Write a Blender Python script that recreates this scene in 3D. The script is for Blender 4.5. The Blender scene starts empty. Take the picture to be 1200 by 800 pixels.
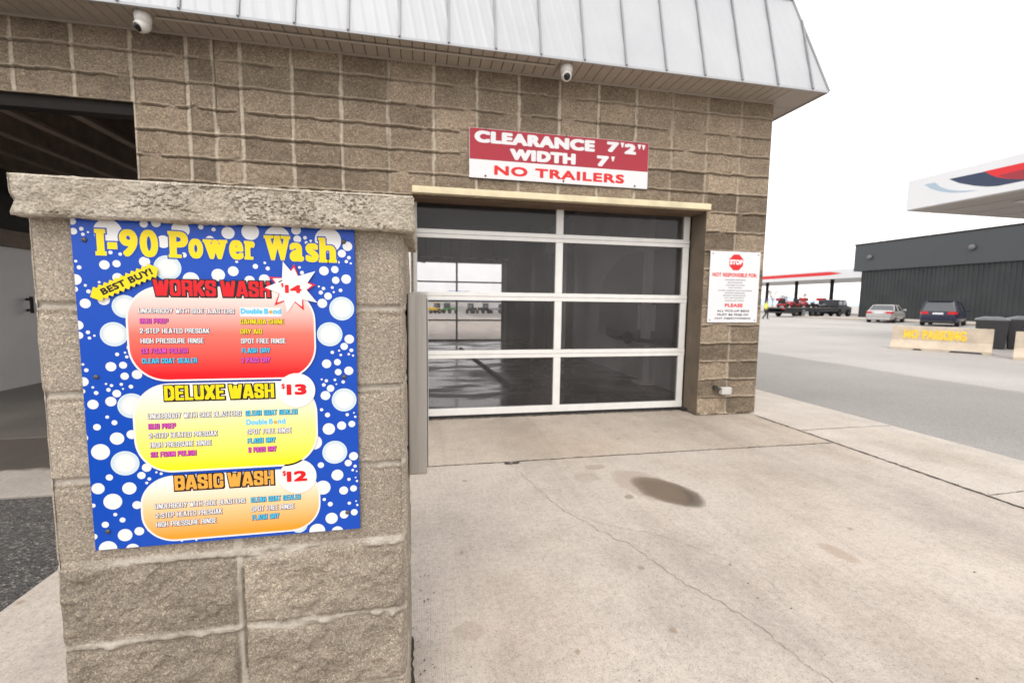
import bpy, bmesh, math, random
import numpy as np
from mathutils import Vector, Matrix

S = bpy.context.scene
COL = S.collection
R = math.radians
random.seed(7)
RNG = np.random.default_rng(11)

# ------------------------------------------------------------------ camera
F_PX, PITCH, YAW, ROLL = 512.7, 0.0911, 0.1978, 0.0125
CAM_H = 1.245
cp, sp, cy, sy = math.cos(PITCH), math.sin(PITCH), math.cos(YAW), math.sin(YAW)
fw = Vector((sy * cp, cy * cp, -sp))
rt = Vector((cy, -sy, 0))
up = rt.cross(fw)
rt2 = rt * math.cos(ROLL) + up * math.sin(ROLL)
up2 = up * math.cos(ROLL) - rt * math.sin(ROLL)
cd = bpy.data.cameras.new('camera')
cam = bpy.data.objects.new('camera', cd)
COL.objects.link(cam)
m = Matrix((rt2, up2, -fw)).transposed().to_4x4()
m.translation = Vector((0, 0, CAM_H))
cam.matrix_world = m
cd.sensor_width = 36
cd.lens = 36 * F_PX / 1200
cd.clip_start = 0.02
cd.clip_end = 6000
cd.dof.use_dof = True
cd.dof.focus_distance = 1.3
cd.dof.aperture_fstop = 3.6
S.camera = cam

# ------------------------------------------------------------------ light
SUN_EL, SUN_AZ = R(52), R(200)          # azimuth clockwise from +Y
w = bpy.data.worlds.new('World')
S.world = w
w.use_nodes = True
nt = w.node_tree
nt.nodes.clear()
wo = nt.nodes.new('ShaderNodeOutputWorld')
bg = nt.nodes.new('ShaderNodeBackground')
sky = nt.nodes.new('ShaderNodeTexSky')
sky.sky_type = 'NISHITA'
sky.sun_disc = False
sky.sun_elevation = SUN_EL
sky.sun_rotation = SUN_AZ
sky.dust_density = 4
mx = nt.nodes.new('ShaderNodeMix')
mx.data_type = 'RGBA'
mx.inputs['Factor'].default_value = 0.90        # thick even overcast over the clear sky
mx.inputs[7].default_value = (12.2, 12.0, 11.8, 1)
nt.links.new(sky.outputs[0], mx.inputs[6])
nt.links.new(mx.outputs[2], bg.inputs[0])
bg.inputs[1].default_value = 0.1
nt.links.new(bg.outputs[0], wo.inputs[0])
sd = bpy.data.lights.new('sun', 'SUN')
sd.energy = 0.9
sd.angle = R(24)
sd.color = (1.0, 0.95, 0.88)
sun = bpy.data.objects.new('sun', sd)
COL.objects.link(sun)
sdir = Vector((math.sin(SUN_AZ) * math.cos(SUN_EL), math.cos(SUN_AZ) * math.cos(SUN_EL), math.sin(SUN_EL)))
sun.rotation_euler = sdir.to_track_quat('Z', 'Y').to_euler()
sun.location = (-2, -4, 9)
vs = S.view_settings
vs.view_transform = 'Standard'
vs.look = 'None'
vs.exposure = 0.68
vs.gamma = 1
vs.use_curve_mapping = False
S.cycles.max_bounces = 8
S.cycles.diffuse_bounces = 4
S.cycles.glossy_bounces = 4
S.cycles.transmission_bounces = 6
S.cycles.transparent_max_bounces = 10
S.cycles.use_denoising = True
S.cycles.caustics_reflective = False
S.cycles.caustics_refractive = False


# ------------------------------------------------------------------ helpers
def lin(r, g, b):
    f = lambda c: (c / 255 / 12.92) if c / 255 <= 0.04045 else ((c / 255 + 0.055) / 1.055) ** 2.4
    return (f(r), f(g), f(b), 1)


class MT:
    """small wrapper for building node materials"""
    def __init__(s, name, rough=0.8, color=(0.5, 0.5, 0.5, 1), metal=0, spec=0.5):
        s.m = bpy.data.materials.new(name)
        s.m.use_nodes = True
        s.t = s.m.node_tree
        s.b = s.t.nodes['Principled BSDF']
        s.b.inputs['Roughness'].default_value = rough
        s.b.inputs['Base Color'].default_value = tuple(color)[:3] + (1,)
        s.b.inputs['Metallic'].default_value = metal
        s.b.inputs['Specular IOR Level'].default_value = spec
        s.co = None

    def n(s, typ, **kw):
        n = s.t.nodes.new(typ)
        for k, v in kw.items():
            if k in n.inputs:
                s.put(n.inputs[k], v)
            else:
                setattr(n, k, v)
        return n

    def put(s, sock, v):
        if isinstance(v, bpy.types.NodeSocket):
            s.t.links.new(v, sock)
        else:
            sock.default_value = v

    def coord(s):
        if s.co is None:
            s.co = s.t.nodes.new('ShaderNodeTexCoord').outputs['Object']
        return s.co

    def map(s, scale=(1, 1, 1), rot=(0, 0, 0), loc=(0, 0, 0)):
        return s.n('ShaderNodeMapping', Vector=s.coord(), Scale=scale, Rotation=rot, Location=loc).outputs[0]

    def noise(s, scale, detail=4, rough=0.55, vec=None, dist=0):
        return s.n('ShaderNodeTexNoise', Vector=vec or s.coord(), Scale=scale, Detail=detail, Roughness=rough,
                   Distortion=dist).outputs[0]

    def voro(s, scale, vec=None, out='Distance', feature='F1'):
        return s.n('ShaderNodeTexVoronoi', feature=feature, Vector=vec or s.coord(), Scale=scale).outputs[out]

    def ramp(s, fac, stops):
        r = s.n('ShaderNodeValToRGB', Fac=fac)
        e = r.color_ramp.elements
        while len(e) < len(stops):
            e.new(0.5)
        for el, (p, c) in zip(e, stops):
            el.position = p
            el.color = c if hasattr(c, '__len__') else (c, c, c, 1)
        return r.outputs[0]

    def mix(s, fac, a, b, mode='MIX'):
        n = s.n('ShaderNodeMix', data_type='RGBA', blend_type=mode)
        s.put(n.inputs[0], fac)
        s.put(n.inputs[6], a)
        s.put(n.inputs[7], b)
        return n.outputs[2]

    def math(s, op, a, b=0.0, c=None, clamp=False):
        n = s.n('ShaderNodeMath', operation=op, use_clamp=clamp)
        s.put(n.inputs[0], a)
        s.put(n.inputs[1], b)
        if c is not None:
            s.put(n.inputs[2], c)
        return n.outputs[0]

    def attr(s, name, out='Fac'):
        return s.n('ShaderNodeAttribute', attribute_name=name).outputs[out]

    def bump(s, h, strength=0.3, dist=0.01, nrm=None):
        n = s.n('ShaderNodeBump', Height=h, Strength=strength, Distance=dist)
        if nrm is not None:
            s.put(n.inputs['Normal'], nrm)
        s.t.links.new(n.outputs[0], s.b.inputs['Normal'])
        return n.outputs[0]

    def base(s, v):
        s.put(s.b.inputs['Base Color'], v)

    def rough(s, v):
        s.put(s.b.inputs['Roughness'], v)


def plain(name, color, rough=0.6, metal=0, var=0.12, scale=6, spec=0.5, bump=0.0):
    """paint, plastic or metal with slight wear so that nothing is perfectly uniform"""
    t = MT(name, rough, color, metal, spec)
    n = t.noise(scale, 5, 0.6)
    d = tuple(c * (1 - var) for c in color[:3]) + (1,)
    l = tuple(min(1, c * (1 + var * 0.6)) for c in color[:3]) + (1,)
    t.base(t.ramp(n, [(0.3, d), (0.7, l)]))
    t.rough(t.math('MULTIPLY_ADD', n, 0.25, rough - 0.12))
    if bump:
        t.bump(t.noise(scale * 12, 3), bump, 0.004)
    return t.m


def link(o, parent=None):
    COL.objects.link(o)
    if parent is not None:
        o.parent = parent
    return o


def wloc(o):
    v = Vector((0, 0, 0))
    while o is not None:
        v += o.location
        o = o.parent
    return v


def tag(o, label=None, cat=None, group=None, kind=None):
    if label: o['label'] = label
    if cat: o['category'] = cat
    if group: o['group'] = group
    if kind: o['kind'] = kind
    return o


def thing(name, loc, label, cat, rz=0, group=None):
    o = bpy.data.objects.new(name, None)
    o.empty_display_size = 0.2
    o.location = loc
    o.rotation_euler = (0, 0, rz)
    COL.objects.link(o)
    return tag(o, label, cat, group)


class MB:
    def __init__(s):
        s.v, s.f, s.mi = [], [], []

    def add(s, vs, fs, mi=0):
        k = len(s.v)
        s.v += [tuple(p) for p in vs]
        s.f += [tuple(i + k for i in f) for f in fs]
        s.mi += [mi] * len(fs)
        return s

    def box(s, x0, x1, y0, y1, z0, z1, mi=0, mtx=None):
        p = [(x0, y0, z0), (x1, y0, z0), (x1, y1, z0), (x0, y1, z0), (x0, y0, z1), (x1, y0, z1), (x1, y1, z1), (x0, y1, z1)]
        if mtx is not None:
            p = [mtx @ Vector(q) for q in p]
        return s.add(p, [(0, 3, 2, 1), (4, 5, 6, 7), (0, 1, 5, 4), (1, 2, 6, 5), (2, 3, 7, 6), (3, 0, 4, 7)], mi)

    def tube(s, p0, p1, r0, r1=None, n=14, mi=0):
        r1 = r0 if r1 is None else r1
        p0, p1 = Vector(p0), Vector(p1)
        d = (p1 - p0).normalized()
        a = d.orthogonal().normalized()
        b = d.cross(a)
        vs = []
        for p, r in ((p0, r0), (p1, r1)):
            for i in range(n):
                t = 2 * math.pi * i / n
                vs.append(p + a * (r * math.cos(t)) + b * (r * math.sin(t)))
        fs = [(i, (i + 1) % n, n + (i + 1) % n, n + i) for i in range(n)]
        fs += [tuple(range(n - 1, -1, -1)), tuple(range(n, 2 * n))]
        return s.add(vs, fs, mi)

    def path(s, pts, r, n=8, mi=0):
        for a, b in zip(pts, pts[1:]):
            s.tube(a, b, r, r, n, mi)
        return s

    def lathe(s, prof, org, axis=(0, 0, 1), n=24, mi=0):
        ax = Vector(axis).normalized()
        a = ax.orthogonal().normalized()
        b = ax.cross(a)
        o = Vector(org)
        vs = []
        for (r, h) in prof:
            for i in range(n):
                t = 2 * math.pi * i / n
                vs.append(o + ax * h + a * (r * math.cos(t)) + b * (r * math.sin(t)))
        fs = []
        for j in range(len(prof) - 1):
            for i in range(n):
                k = (i + 1) % n
                fs.append((j * n + i, j * n + k, (j + 1) * n + k, (j + 1) * n + i))
        fs += [tuple(range(n - 1, -1, -1)), tuple(range((len(prof) - 1) * n, len(prof) * n))]
        return s.add(vs, fs, mi)

    def prism(s, poly, fn, d0, d1, mi=0):
        """poly of 2D points, fn(a, b, d) -> 3D point, between depth d0 and d1"""
        n = len(poly)
        vs = [fn(a, b, d0) for a, b in poly] + [fn(a, b, d1) for a, b in poly]
        fs = [tuple(range(n - 1, -1, -1)), tuple(range(n, 2 * n))]
        fs += [(i, (i + 1) % n, n + (i + 1) % n, n + i) for i in range(n)]
        return s.add(vs, fs, mi)

    def build(s, name, mats, parent=None, smooth=False, bevel=0, local=False, fixn=True):
        me = bpy.data.meshes.new(name)
        off = Vector((0, 0, 0)) if (parent is None or local) else wloc(parent)
        me.from_pydata([(p[0] - off.x, p[1] - off.y, p[2] - off.z) for p in s.v], [], s.f)
        if not isinstance(mats, (list, tuple)):
            mats = [mats]
        for mm in mats:
            me.materials.append(mm)
        if len(mats) > 1:
            me.polygons.foreach_set('material_index', s.mi)
        if fixn:
            bm = bmesh.new()
            bm.from_mesh(me)
            bmesh.ops.recalc_face_normals(bm, faces=bm.faces)
            bm.to_mesh(me)
            bm.free()
        if smooth:
            me.polygons.foreach_set('use_smooth', [True] * len(me.polygons))
        o = bpy.data.objects.new(name, me)
        link(o, parent)
        if bevel:
            b = o.modifiers.new('bevel', 'BEVEL')
            b.width = bevel
            b.segments = 2
            b.limit_method = 'ANGLE'
            b.angle_limit = R(40)
        return o


def box(name, mat, x0, x1, y0, y1, z0, z1, parent=None, bevel=0, local=False):
    return MB().box(x0, x1, y0, y1, z0, z1).build(name, mat, parent, bevel=bevel, local=local)


# ---- numpy value noise
def hsh(ix, iy, seed):
    n = (ix.astype(np.int64) * 374761393 + iy.astype(np.int64) * 668265263 + seed * 144269504) & 0xffffffff
    n = ((n ^ (n >> 13)) * 1274126177) & 0xffffffff
    n = ((n ^ (n >> 15)) * 2246822519) & 0xffffffff
    return ((n ^ (n >> 16)) & 0xffffff) / float(0xffffff)


def vnoise(x, y, seed=0):
    ix, iy = np.floor(x), np.floor(y)
    fx, fy = x - ix, y - iy
    fx, fy = fx * fx * (3 - 2 * fx), fy * fy * (3 - 2 * fy)
    a, b = hsh(ix, iy, seed), hsh(ix + 1, iy, seed)
    c, d = hsh(ix, iy + 1, seed), hsh(ix + 1, iy + 1, seed)
    return (a * (1 - fx) + b * fx) * (1 - fy) + (c * (1 - fx) + d * fx) * fy


def fbm(x, y, seed=0, oct=4, gain=0.5):
    s, a, t = 0, 1, 0
    for i in range(oct):
        s = s + a * vnoise(x * 2 ** i, y * 2 ** i, seed + 17 * i)
        t += a
        a *= gain
    return s / t


def sstep(e0, e1, x):
    t = np.clip((x - e0) / (e1 - e0), 0, 1)
    return t * t * (3 - 2 * t)


def grid_mesh(name, mat, us, vs_, h, fn, keep=None, attrs=None, parent=None, smooth=True):
    """height field: fn(u, v, h) -> x, y, z arrays; keep(uc, vc) masks faces"""
    U, V = np.meshgrid(us, vs_)
    X, Y, Z = fn(U, V, h)
    off = wloc(parent) if parent is not None else Vector((0, 0, 0))
    co = np.stack([X - off.x, Y - off.y, Z - off.z], -1).reshape(-1, 3)
    nu, nv = len(us), len(vs_)
    i, j = np.meshgrid(np.arange(nu - 1), np.arange(nv - 1))
    a = (j * nu + i)
    q = np.stack([a, a + 1, a + nu + 1, a + nu], -1).reshape(-1, 4)
    if keep is not None:
        uc = (U[:-1, :-1] + U[1:, 1:]) / 2
        vc = (V[:-1, :-1] + V[1:, 1:]) / 2
        q = q[keep(uc, vc).reshape(-1)]
    me = bpy.data.meshes.new(name)
    me.vertices.add(len(co))
    me.vertices.foreach_set('co', co.astype(np.float32).reshape(-1))
    me.loops.add(q.size)
    me.loops.foreach_set('vertex_index', q.astype(np.int32).reshape(-1))
    me.polygons.add(len(q))
    me.polygons.foreach_set('loop_start', np.arange(0, q.size, 4, dtype=np.int32))
    me.update(calc_edges=True)
    me.polygons.foreach_set('use_smooth', [smooth] * len(q))
    me.materials.append(mat)
    for k, arr in (attrs or {}).items():
        at = me.attributes.new(k, 'FLOAT', 'POINT')
        at.data.foreach_set('value', np.ascontiguousarray(arr, dtype=np.float32).reshape(-1))
    me.validate()
    o = bpy.data.objects.new(name, me)
    link(o, parent)
    return o


def blockwork(U, V, vj, hj, seed, amp=0.006, mort=0.006, squeeze=0.006, edge=None, mv_w=0.007):
    """height, mortar mask and per-block tint of split-face blockwork laid in stack bond"""
    vj, hj = np.sort(np.array(vj)), np.sort(np.array(hj))
    bi = np.searchsorted(vj, U)
    bj = np.searchsorted(hj, V)
    wob = (fbm(U * 9, V * 9, seed + 5, 3) - 0.5) * 0.012
    dv = np.min(np.abs(U[..., None] + wob[..., None] * 0.5 - vj), -1)
    dhs = (V + wob)[..., None] - hj
    k = np.argmin(np.abs(dhs), -1)
    dh = np.take_along_axis(dhs, k[..., None], -1)[..., 0]
    d = np.minimum(dv, np.abs(dh))
    t = hsh(bi, bj, seed)
    t2 = hsh(bi, bj, seed + 91)
    t3 = hsh(bi, bj, seed + 37)
    rough = fbm(U * 22, V * 22, seed, 5, 0.6) - 0.5
    big = fbm(U * 7 + 13 * t, V * 9 + 7 * t2, seed + 3, 3) - 0.5
    h = amp * (1.5 * rough + 1.6 * big + 0.7 * (t - 0.5)) + 0.004
    body = sstep(mort * 0.7, mort * 0.7 + 0.012, d)
    h = h * body - 0.002 * (1 - body)
    # mortar squeezed out of the bed joints in broken ledges with a gap under them
    gate = sstep(0.29, 0.37, fbm(U * 5.0 + 50 * k, V * 0 + k * 3.1, seed + 8, 3))
    droop = 0.016 * (fbm(U * 9 + k * 7, V * 0 + k, seed + 14, 4, 0.6) - 0.45)
    droop = droop + 0.008 * (fbm(U * 45 + k * 7, V * 0 + k, seed + 15, 2) - 0.5)
    lump = np.exp(-((dh + droop) / 0.0095) ** 2) * gate * (0.6 + 0.9 * fbm(U * 30, V * 30, seed + 2, 3))
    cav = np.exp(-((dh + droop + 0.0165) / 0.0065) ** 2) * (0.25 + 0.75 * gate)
    vgap = np.exp(-((dv - mv_w * 1.35) / 0.004) ** 2) * sstep(0.45, 0.6, fbm(U * 0 + bi * 5.1, V * 7 + bi, seed + 19, 3))
    h = h + squeeze * lump * 1.9 - squeeze * 1.2 * cav - squeeze * 0.5 * vgap
    gate2 = sstep(0.5, 0.6, fbm(U * 0 + bi * 2.3, V * 6 + bi, seed + 12, 2))
    lump2 = np.exp(-(dv / 0.0075) ** 2) * gate2
    h = h + squeeze * 0.7 * lump2 * (0.4 + fbm(U * 40, V * 40, seed + 4, 3))
    mv = (1 - sstep(mv_w * 0.8, mv_w * 1.25, dv + mv_w * 0.9 * (fbm(U * 30, V * 14, seed + 44, 3) - 0.5)))
    mh = (1 - sstep(mort * 0.6, mort * 1.2, np.abs(dh)))
    if edge is not None:
        h = h * edge
    blockwork.gap = np.clip(cav * (0.30 + 0.45 * gate) * (0.45 + 0.8 * fbm(U * 6, V * 6, seed + 51, 3)) + 0.6 * vgap, 0, 1) * (1 if edge is None else edge)  # mask for the shade painted below ledges, plus dark joint edges
    return h, np.clip(mv * (0.68 + 0.5 * gate2), 0, 1), np.clip(mh * (0.45 + 0.55 * gate) + 0.8 * np.clip(lump, 0, 1) * gate, 0, 1), t * 0.6 + t3 * 0.4


# ---- text as real flat or raised lettering
_TXT = {}


def text_raw(s, off=0.0, spacing=1.0):
    k = (s, off, spacing)
    if k in _TXT:
        return _TXT[k]
    cu = bpy.data.curves.new('lettering', 'FONT')
    cu.body = s
    cu.size = 1
    cu.offset = off
    cu.space_character = spacing
    cu.resolution_u = 4
    o = bpy.data.objects.new('lettering', cu)
    COL.objects.link(o)
    dg = bpy.context.evaluated_depsgraph_get()
    me = bpy.data.meshes.new_from_object(o.evaluated_get(dg))
    vs = [(v.co.x, v.co.y) for v in me.vertices]
    fs = [tuple(p.vertices) for p in me.polygons]
    bpy.data.meshes.remove(me)
    bpy.data.objects.remove(o)
    bpy.data.curves.remove(cu)
    _TXT[k] = (vs, fs)
    return vs, fs


def text_fit(s, bx, spacing=1.0):
    """verts and faces of the text fitted to box (u0, v0, u1, v1)"""
    vs, fs = text_raw(s, 0.0, spacing)
    a0, a1 = min(p[0] for p in vs), max(p[0] for p in vs)
    b0, b1 = min(p[1] for p in vs), max(p[1] for p in vs)
    u0, v0, u1, v1 = bx
    sx, sy_ = (u1 - u0) / (a1 - a0), (v1 - v0) / (b1 - b0)
    return [(u0 + (p[0] - a0) * sx, v0 + (p[1] - b0) * sy_) for p in vs], fs


# heavy condensed capitals drawn as thick strokes: skeletons on a unit box, width factor first
C_ = 0.22
_O = [(0, C_ * .6), (0, 1 - C_ * .6), (C_, 1), (1 - C_, 1), (1, 1 - C_ * .6), (1, C_ * .6), (1 - C_, 0), (C_, 0), (0, C_ * .6)]
GL = {
    'A': (1.15, [[(0, 0), (.38, 1), (.62, 1), (1, 0)], [(.2, .2), (.8, .2)]]), 'B': (1, [[(0, 0), (0, 1), (.75, 1), (1, .85), (1, .65), (.8, .52), (0, .52)], [(.8, .52), (1, .38), (1, .14), (.78, 0), (0, 0)]]),
    'C': (1, [[(1, .64), (1, 1 - C_ * .6), (1 - C_, 1), (C_, 1), (0, 1 - C_ * .6), (0, C_ * .6), (C_, 0), (1 - C_, 0), (1, C_ * .6), (1, .36)]]),
    'D': (1, [[(0, 0), (0, 1), (.7, 1), (1, .82), (1, .18), (.7, 0), (0, 0)]]), 'E': (.8, [[(1, 1), (0, 1), (0, 0), (1, 0)], [(0, .5), (.85, .5)]]),
    'F': (.78, [[(1, 1), (0, 1), (0, 0)], [(0, .48), (.85, .48)]]), 'G': (1, [[(1, .66), (1, 1 - C_ * .6), (1 - C_, 1), (C_, 1), (0, 1 - C_ * .6), (0, C_ * .6), (C_, 0), (1, 0), (1, .45), (.6, .45)]]),
    'H': (1, [[(0, 0), (0, 1)], [(1, 0), (1, 1)], [(0, .5), (1, .5)]]), 'I': (.08, [[(0, 0), (0, 1)]]), 'J': (.7, [[(1, 1), (1, .12), (.75, 0), (0, 0)]]),
    'K': (1.02, [[(0, 0), (0, 1)], [(.1, .42), (1, 1)], [(.32, .56), (1, 0)]]), 'L': (.72, [[(0, 1), (0, 0), (1, 0)]]),
    'M': (1.35, [[(0, 0), (0, 1), (.18, 1), (.5, .1), (.82, 1), (1, 1), (1, 0)]]), 'N': (1.02, [[(0, 0), (0, 1), (.12, 1), (.88, 0), (1, 0), (1, 1)]]),
    'O': (1, [_O]), 'P': (.95, [[(0, 0), (0, 1), (.75, 1), (1, .86), (1, .56), (.75, .42), (0, .42)]]), 'Q': (1, [_O, [(.6, .25), (1, 0)]]),
    'R': (1, [[(0, 0), (0, 1), (.75, 1), (1, .86), (1, .62), (.75, .48), (0, .48)], [(.7, .48), (.98, .34), (1, 0)]]),
    'S': (1, [[(1, .74), (1, .90), (.80, 1), (.20, 1), (0, .89), (0, .66), (.18, .56), (.82, .46), (1, .36), (1, .11), (.80, 0), (.20, 0), (0, .10), (0, .26)]]),
    'T': (.95, [[(0, 1), (1, 1)], [(.5, 1), (.5, 0)]]), 'U': (1, [[(0, 1), (0, C_ * .6), (C_, 0), (1 - C_, 0), (1, C_ * .6), (1, 1)]]), 'V': (1.02, [[(0, 1), (.4, 0), (.6, 0), (1, 1)]]),
    'W': (1.6, [[(0, 1), (.2, 0), (.32, 0), (.5, .9), (.68, 0), (.8, 0), (1, 1)]]), 'X': (1.05, [[(0, 0), (1, 1)], [(0, 1), (1, 0)]]), 'Y': (1.02, [[(0, 1), (.5, .42), (1, 1)], [(.5, .42), (.5, 0)]]),
    'Z': (.9, [[(0, 1), (1, 1), (0, 0), (1, 0)]]), '2': (.95, [[(0, .68), (0, .86), (.22, 1), (.78, 1), (1, .86), (1, .62), (0, .12), (0, 0), (1, 0)]]),
    '3': (.95, [[(0, .72), (0, .87), (.22, 1), (.78, 1), (1, .87), (1, .64), (.8, .52), (.45, .52)], [(.8, .52), (1, .4), (1, .13), (.78, 0), (.22, 0), (0, .13), (0, .3)]]), '-': (.4, [[(0, .42), (1, .42)]]), '1': (.3, [[(0, .8), (1, 1), (1, 0)]]), '4': (1, [[(.7, 0), (.7, 1), (0, .3), (1, .3)]])}


def hull(pts):
    pts = sorted(set(pts))
    def half(ps):
        o = []
        for q in ps:
            while len(o) > 1 and (o[-1][0] - o[-2][0]) * (q[1] - o[-2][1]) - (o[-1][1] - o[-2][1]) * (q[0] - o[-2][0]) <= 0:
                o.pop()
            o.append(q)
        return o
    a, b = half(pts), half(pts[::-1])
    return a[:-1] + b[:-1]


class Print:
    """flat printing on a board: collects (u, v) shapes and places them by fn(u, v, lift)"""
    def __init__(s, fn):
        s.fn, s.v, s.f, s.mi = fn, [], [], []

    def poly(s, pts, lift, mi=0):
        k = len(s.v)
        s.v += [s.fn(u, v, lift) for u, v in pts]
        s.f.append(tuple(range(k, k + len(pts))))
        s.mi.append(mi)
        return s

    def mesh(s, vf, lift, mi=0):
        k = len(s.v)
        s.v += [s.fn(u, v, lift) for u, v in vf[0]]
        s.f += [tuple(i + k for i in f) for f in vf[1]]
        s.mi += [mi] * len(vf[1])
        return s

    def bold(s, txt, bx, rx, ry, lift, grow=0.0, spacing=1.08, shift=(0, 0), n=10, rot=None, mi=0):
        """heavy lettering: copies of the thin letters fanned round by (rx, ry), so every stroke swells evenly"""
        vs, fs = text_fit(txt, (bx[0] + rx, bx[1] + ry, bx[2] - rx, bx[3] - ry), spacing)
        for i in range(n):
            a = 2 * math.pi * (i + 0.5) / n
            # square-ish brush keeps corners crisp
            c, d = math.cos(a), math.sin(a)
            q = 1 / max(abs(c), abs(d)) ** 0.75
            du, dv = (rx + grow) * c * q + shift[0], (ry + grow) * d * q + shift[1]
            pts = [(u + du, v + dv) for u, v in vs]
            if rot: pts = [rot(u, v) for u, v in pts]
            s.mesh((pts, fs), lift + i * 2e-6, mi)
        return s

    def block(s, txt, bx, hx, hy, lift, grow=0.0, shift=(0, 0), mi=0, gap=0.30, space=0.55):
        """condensed capitals fitted to bx; hx, hy half stroke widths"""
        u0, v0, u1, v1 = bx
        H = v1 - v0 - 2 * hy
        # advance in skeleton units, stroke width and gaps are absolute
        wsum = sum(GL[c][0] for c in txt if c != ' ')
        n = len(txt)
        fixed = sum(2 * hx for c in txt if c != ' ') + gap * 2 * hx * (n - 1)
        fixed += space * H * 0.45 * txt.count(' ')
        k = (u1 - u0 - fixed) / wsum
        x = u0
        i = 0
        for c in txt:
            if c == ' ':
                x += space * H * 0.45 + gap * 2 * hx
                continue
            wd, strokes = GL[c]
            for st in strokes:
                P = [(x + hx + a * wd * k, v0 + hy + b * H) for a, b in st]
                for p, q in zip(P, P[1:]):
                    pts = [(r[0] + sx * (hx + grow) + shift[0], r[1] + sy_ * (hy + grow) + shift[1]) for r in (p, q) for sx in (-1, 1) for sy_ in (-1, 1)]
                    s.poly(hull([(round(a, 6), round(b, 6)) for a, b in pts]), lift + (i % 12) * 2e-6, mi)
                    i += 1
            x += wd * k + 2 * hx + gap * 2 * hx
        return s

    def build(s, name, mat, parent, local=False):
        mb = MB()
        mb.v, mb.f, mb.mi = s.v, s.f, s.mi
        return mb.build(name, mat, parent, fixn=False, local=local)


def circle(u, v, r, n=40):
    return [(u + r * math.cos(2 * math.pi * i / n), v + r * math.sin(2 * math.pi * i / n)) for i in range(n)]


def rrect(u0, v0, u1, v1, rx, ry, n=14):
    out = []
    for cx, cy_, a0 in ((u1 - rx, v1 - ry, 0), (u0 + rx, v1 - ry, 90), (u0 + rx, v0 + ry, 180), (u1 - rx, v0 + ry, 270)):
        for i in range(n + 1):
            a = R(a0 + 90 * i / n)
            out.append((cx + rx * math.cos(a), cy_ + ry * math.sin(a)))
    return out


def clip_poly(pts, u0, v0, u1, v1):
    for ax, lim, sgn in ((0, u0, 1), (0, u1, -1), (1, v0, 1), (1, v1, -1)):
        out = []
        for p, q in zip(pts, pts[1:] + pts[:1]):
            ip, iq = (p[ax] - lim) * sgn >= 0, (q[ax] - lim) * sgn >= 0
            if ip: out.append(p)
            if ip != iq:
                t = (lim - p[ax]) / (q[ax] - p[ax])
                out.append((p[0] + t * (q[0] - p[0]), p[1] + t * (q[1] - p[1])))
        pts = out
        if not pts: break
    return pts


# ------------------------------------------------------------------ materials
def mat_block(name, c_dark, c_light, c_mort_v, c_mort_h, speck=260, fine=1.0, bump_d=0.008, c_gap_shade=(0.045, 0.034, 0.025, 1)):
    t = MT(name, 0.92, spec=0.2)
    tint = t.attr('tint')
    big = t.noise(3.2, 5, 0.6)
    f = t.math('ADD', t.math('MULTIPLY', tint, 0.55), t.math('MULTIPLY', big, 0.55))
    c = t.ramp(f, [(0.25, c_dark), (0.85, c_light)])
    # aggregate showing in the face: pale and dark grains
    g1 = t.voro(speck, out='Color')
    gv = t.n('ShaderNodeSeparateColor', Color=g1).outputs[0]
    c = t.mix(1, c, t.ramp(gv, [(0.0, (0.62, 0.6, 0.58, 1)), (0.5, (0.97, 0.97, 0.97, 1)), (0.85, (1.12, 1.1, 1.07, 1)), (1.0, (1.65, 1.58, 1.48, 1))]), 'MULTIPLY')
    st = t.noise(1.1, 4, 0.65, t.map((1, 1, 0.45)))
    c = t.mix(t.ramp(st, [(0.52, 0.0), (0.75, 0.4)]), c, t.mix(1, c, (0.55, 0.52, 0.5, 1), 'MULTIPLY'))
    n2 = t.noise(30, 4, 0.7)
    c = t.mix(t.math('MULTIPLY', t.attr('mort_h'), t.ramp(n2, [(0.3, 0.25), (0.6, 0.9)])), c, c_mort_h)
    c = t.mix(t.math('MULTIPLY', t.attr('mort_v'), t.ramp(n2, [(0.3, 0.45), (0.6, 1.0)])), c, c_mort_v)
    c = t.mix(t.math('MULTIPLY', t.attr('gap'), 0.85), c, c_gap_shade)  # paints shade into the gaps under mortar ledges; also darkens open joints
    t.base(c)
    hgt = t.math('ADD', t.math('MULTIPLY', gv, 0.5 * fine), t.noise(90, 5, 0.75))
    t.bump(hgt, 0.8, bump_d)
    return t.m


M = {}
M['wall'] = mat_block('brown_split_block', (0.165, 0.131, 0.097, 1), (0.365, 0.293, 0.220, 1), (0.56, 0.49, 0.39, 1), (0.40, 0.33, 0.25, 1), 120)
M['pier'] = mat_block('tan_split_block', (0.262, 0.225, 0.182, 1), (0.47, 0.410, 0.338, 1), (0.50, 0.455, 0.39, 1), (0.58, 0.535, 0.47, 1), 340)


def mat_cap():
    t = MT('rough_cast_concrete', 0.95, spec=0.2)
    n = t.noise(9, 6, 0.65)
    c = t.ramp(n, [(0.25, (0.27, 0.225, 0.17, 1)), (0.5, (0.43, 0.38, 0.31, 1)), (0.8, (0.53, 0.48, 0.41, 1))])
    v = t.n('ShaderNodeSeparateColor', Color=t.voro(260, out='Color')).outputs[0]
    c = t.mix(1, c, t.ramp(v, [(0, 0.72), (0.6, 1.0), (1, 1.25)]), 'MULTIPLY')
    t.base(c)
    t.bump(t.math('ADD', t.noise(120, 5, 0.75), t.math('MULTIPLY', v, 0.3)), 0.6, 0.006)
    return t.m


M['cap'] = mat_cap()


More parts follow.
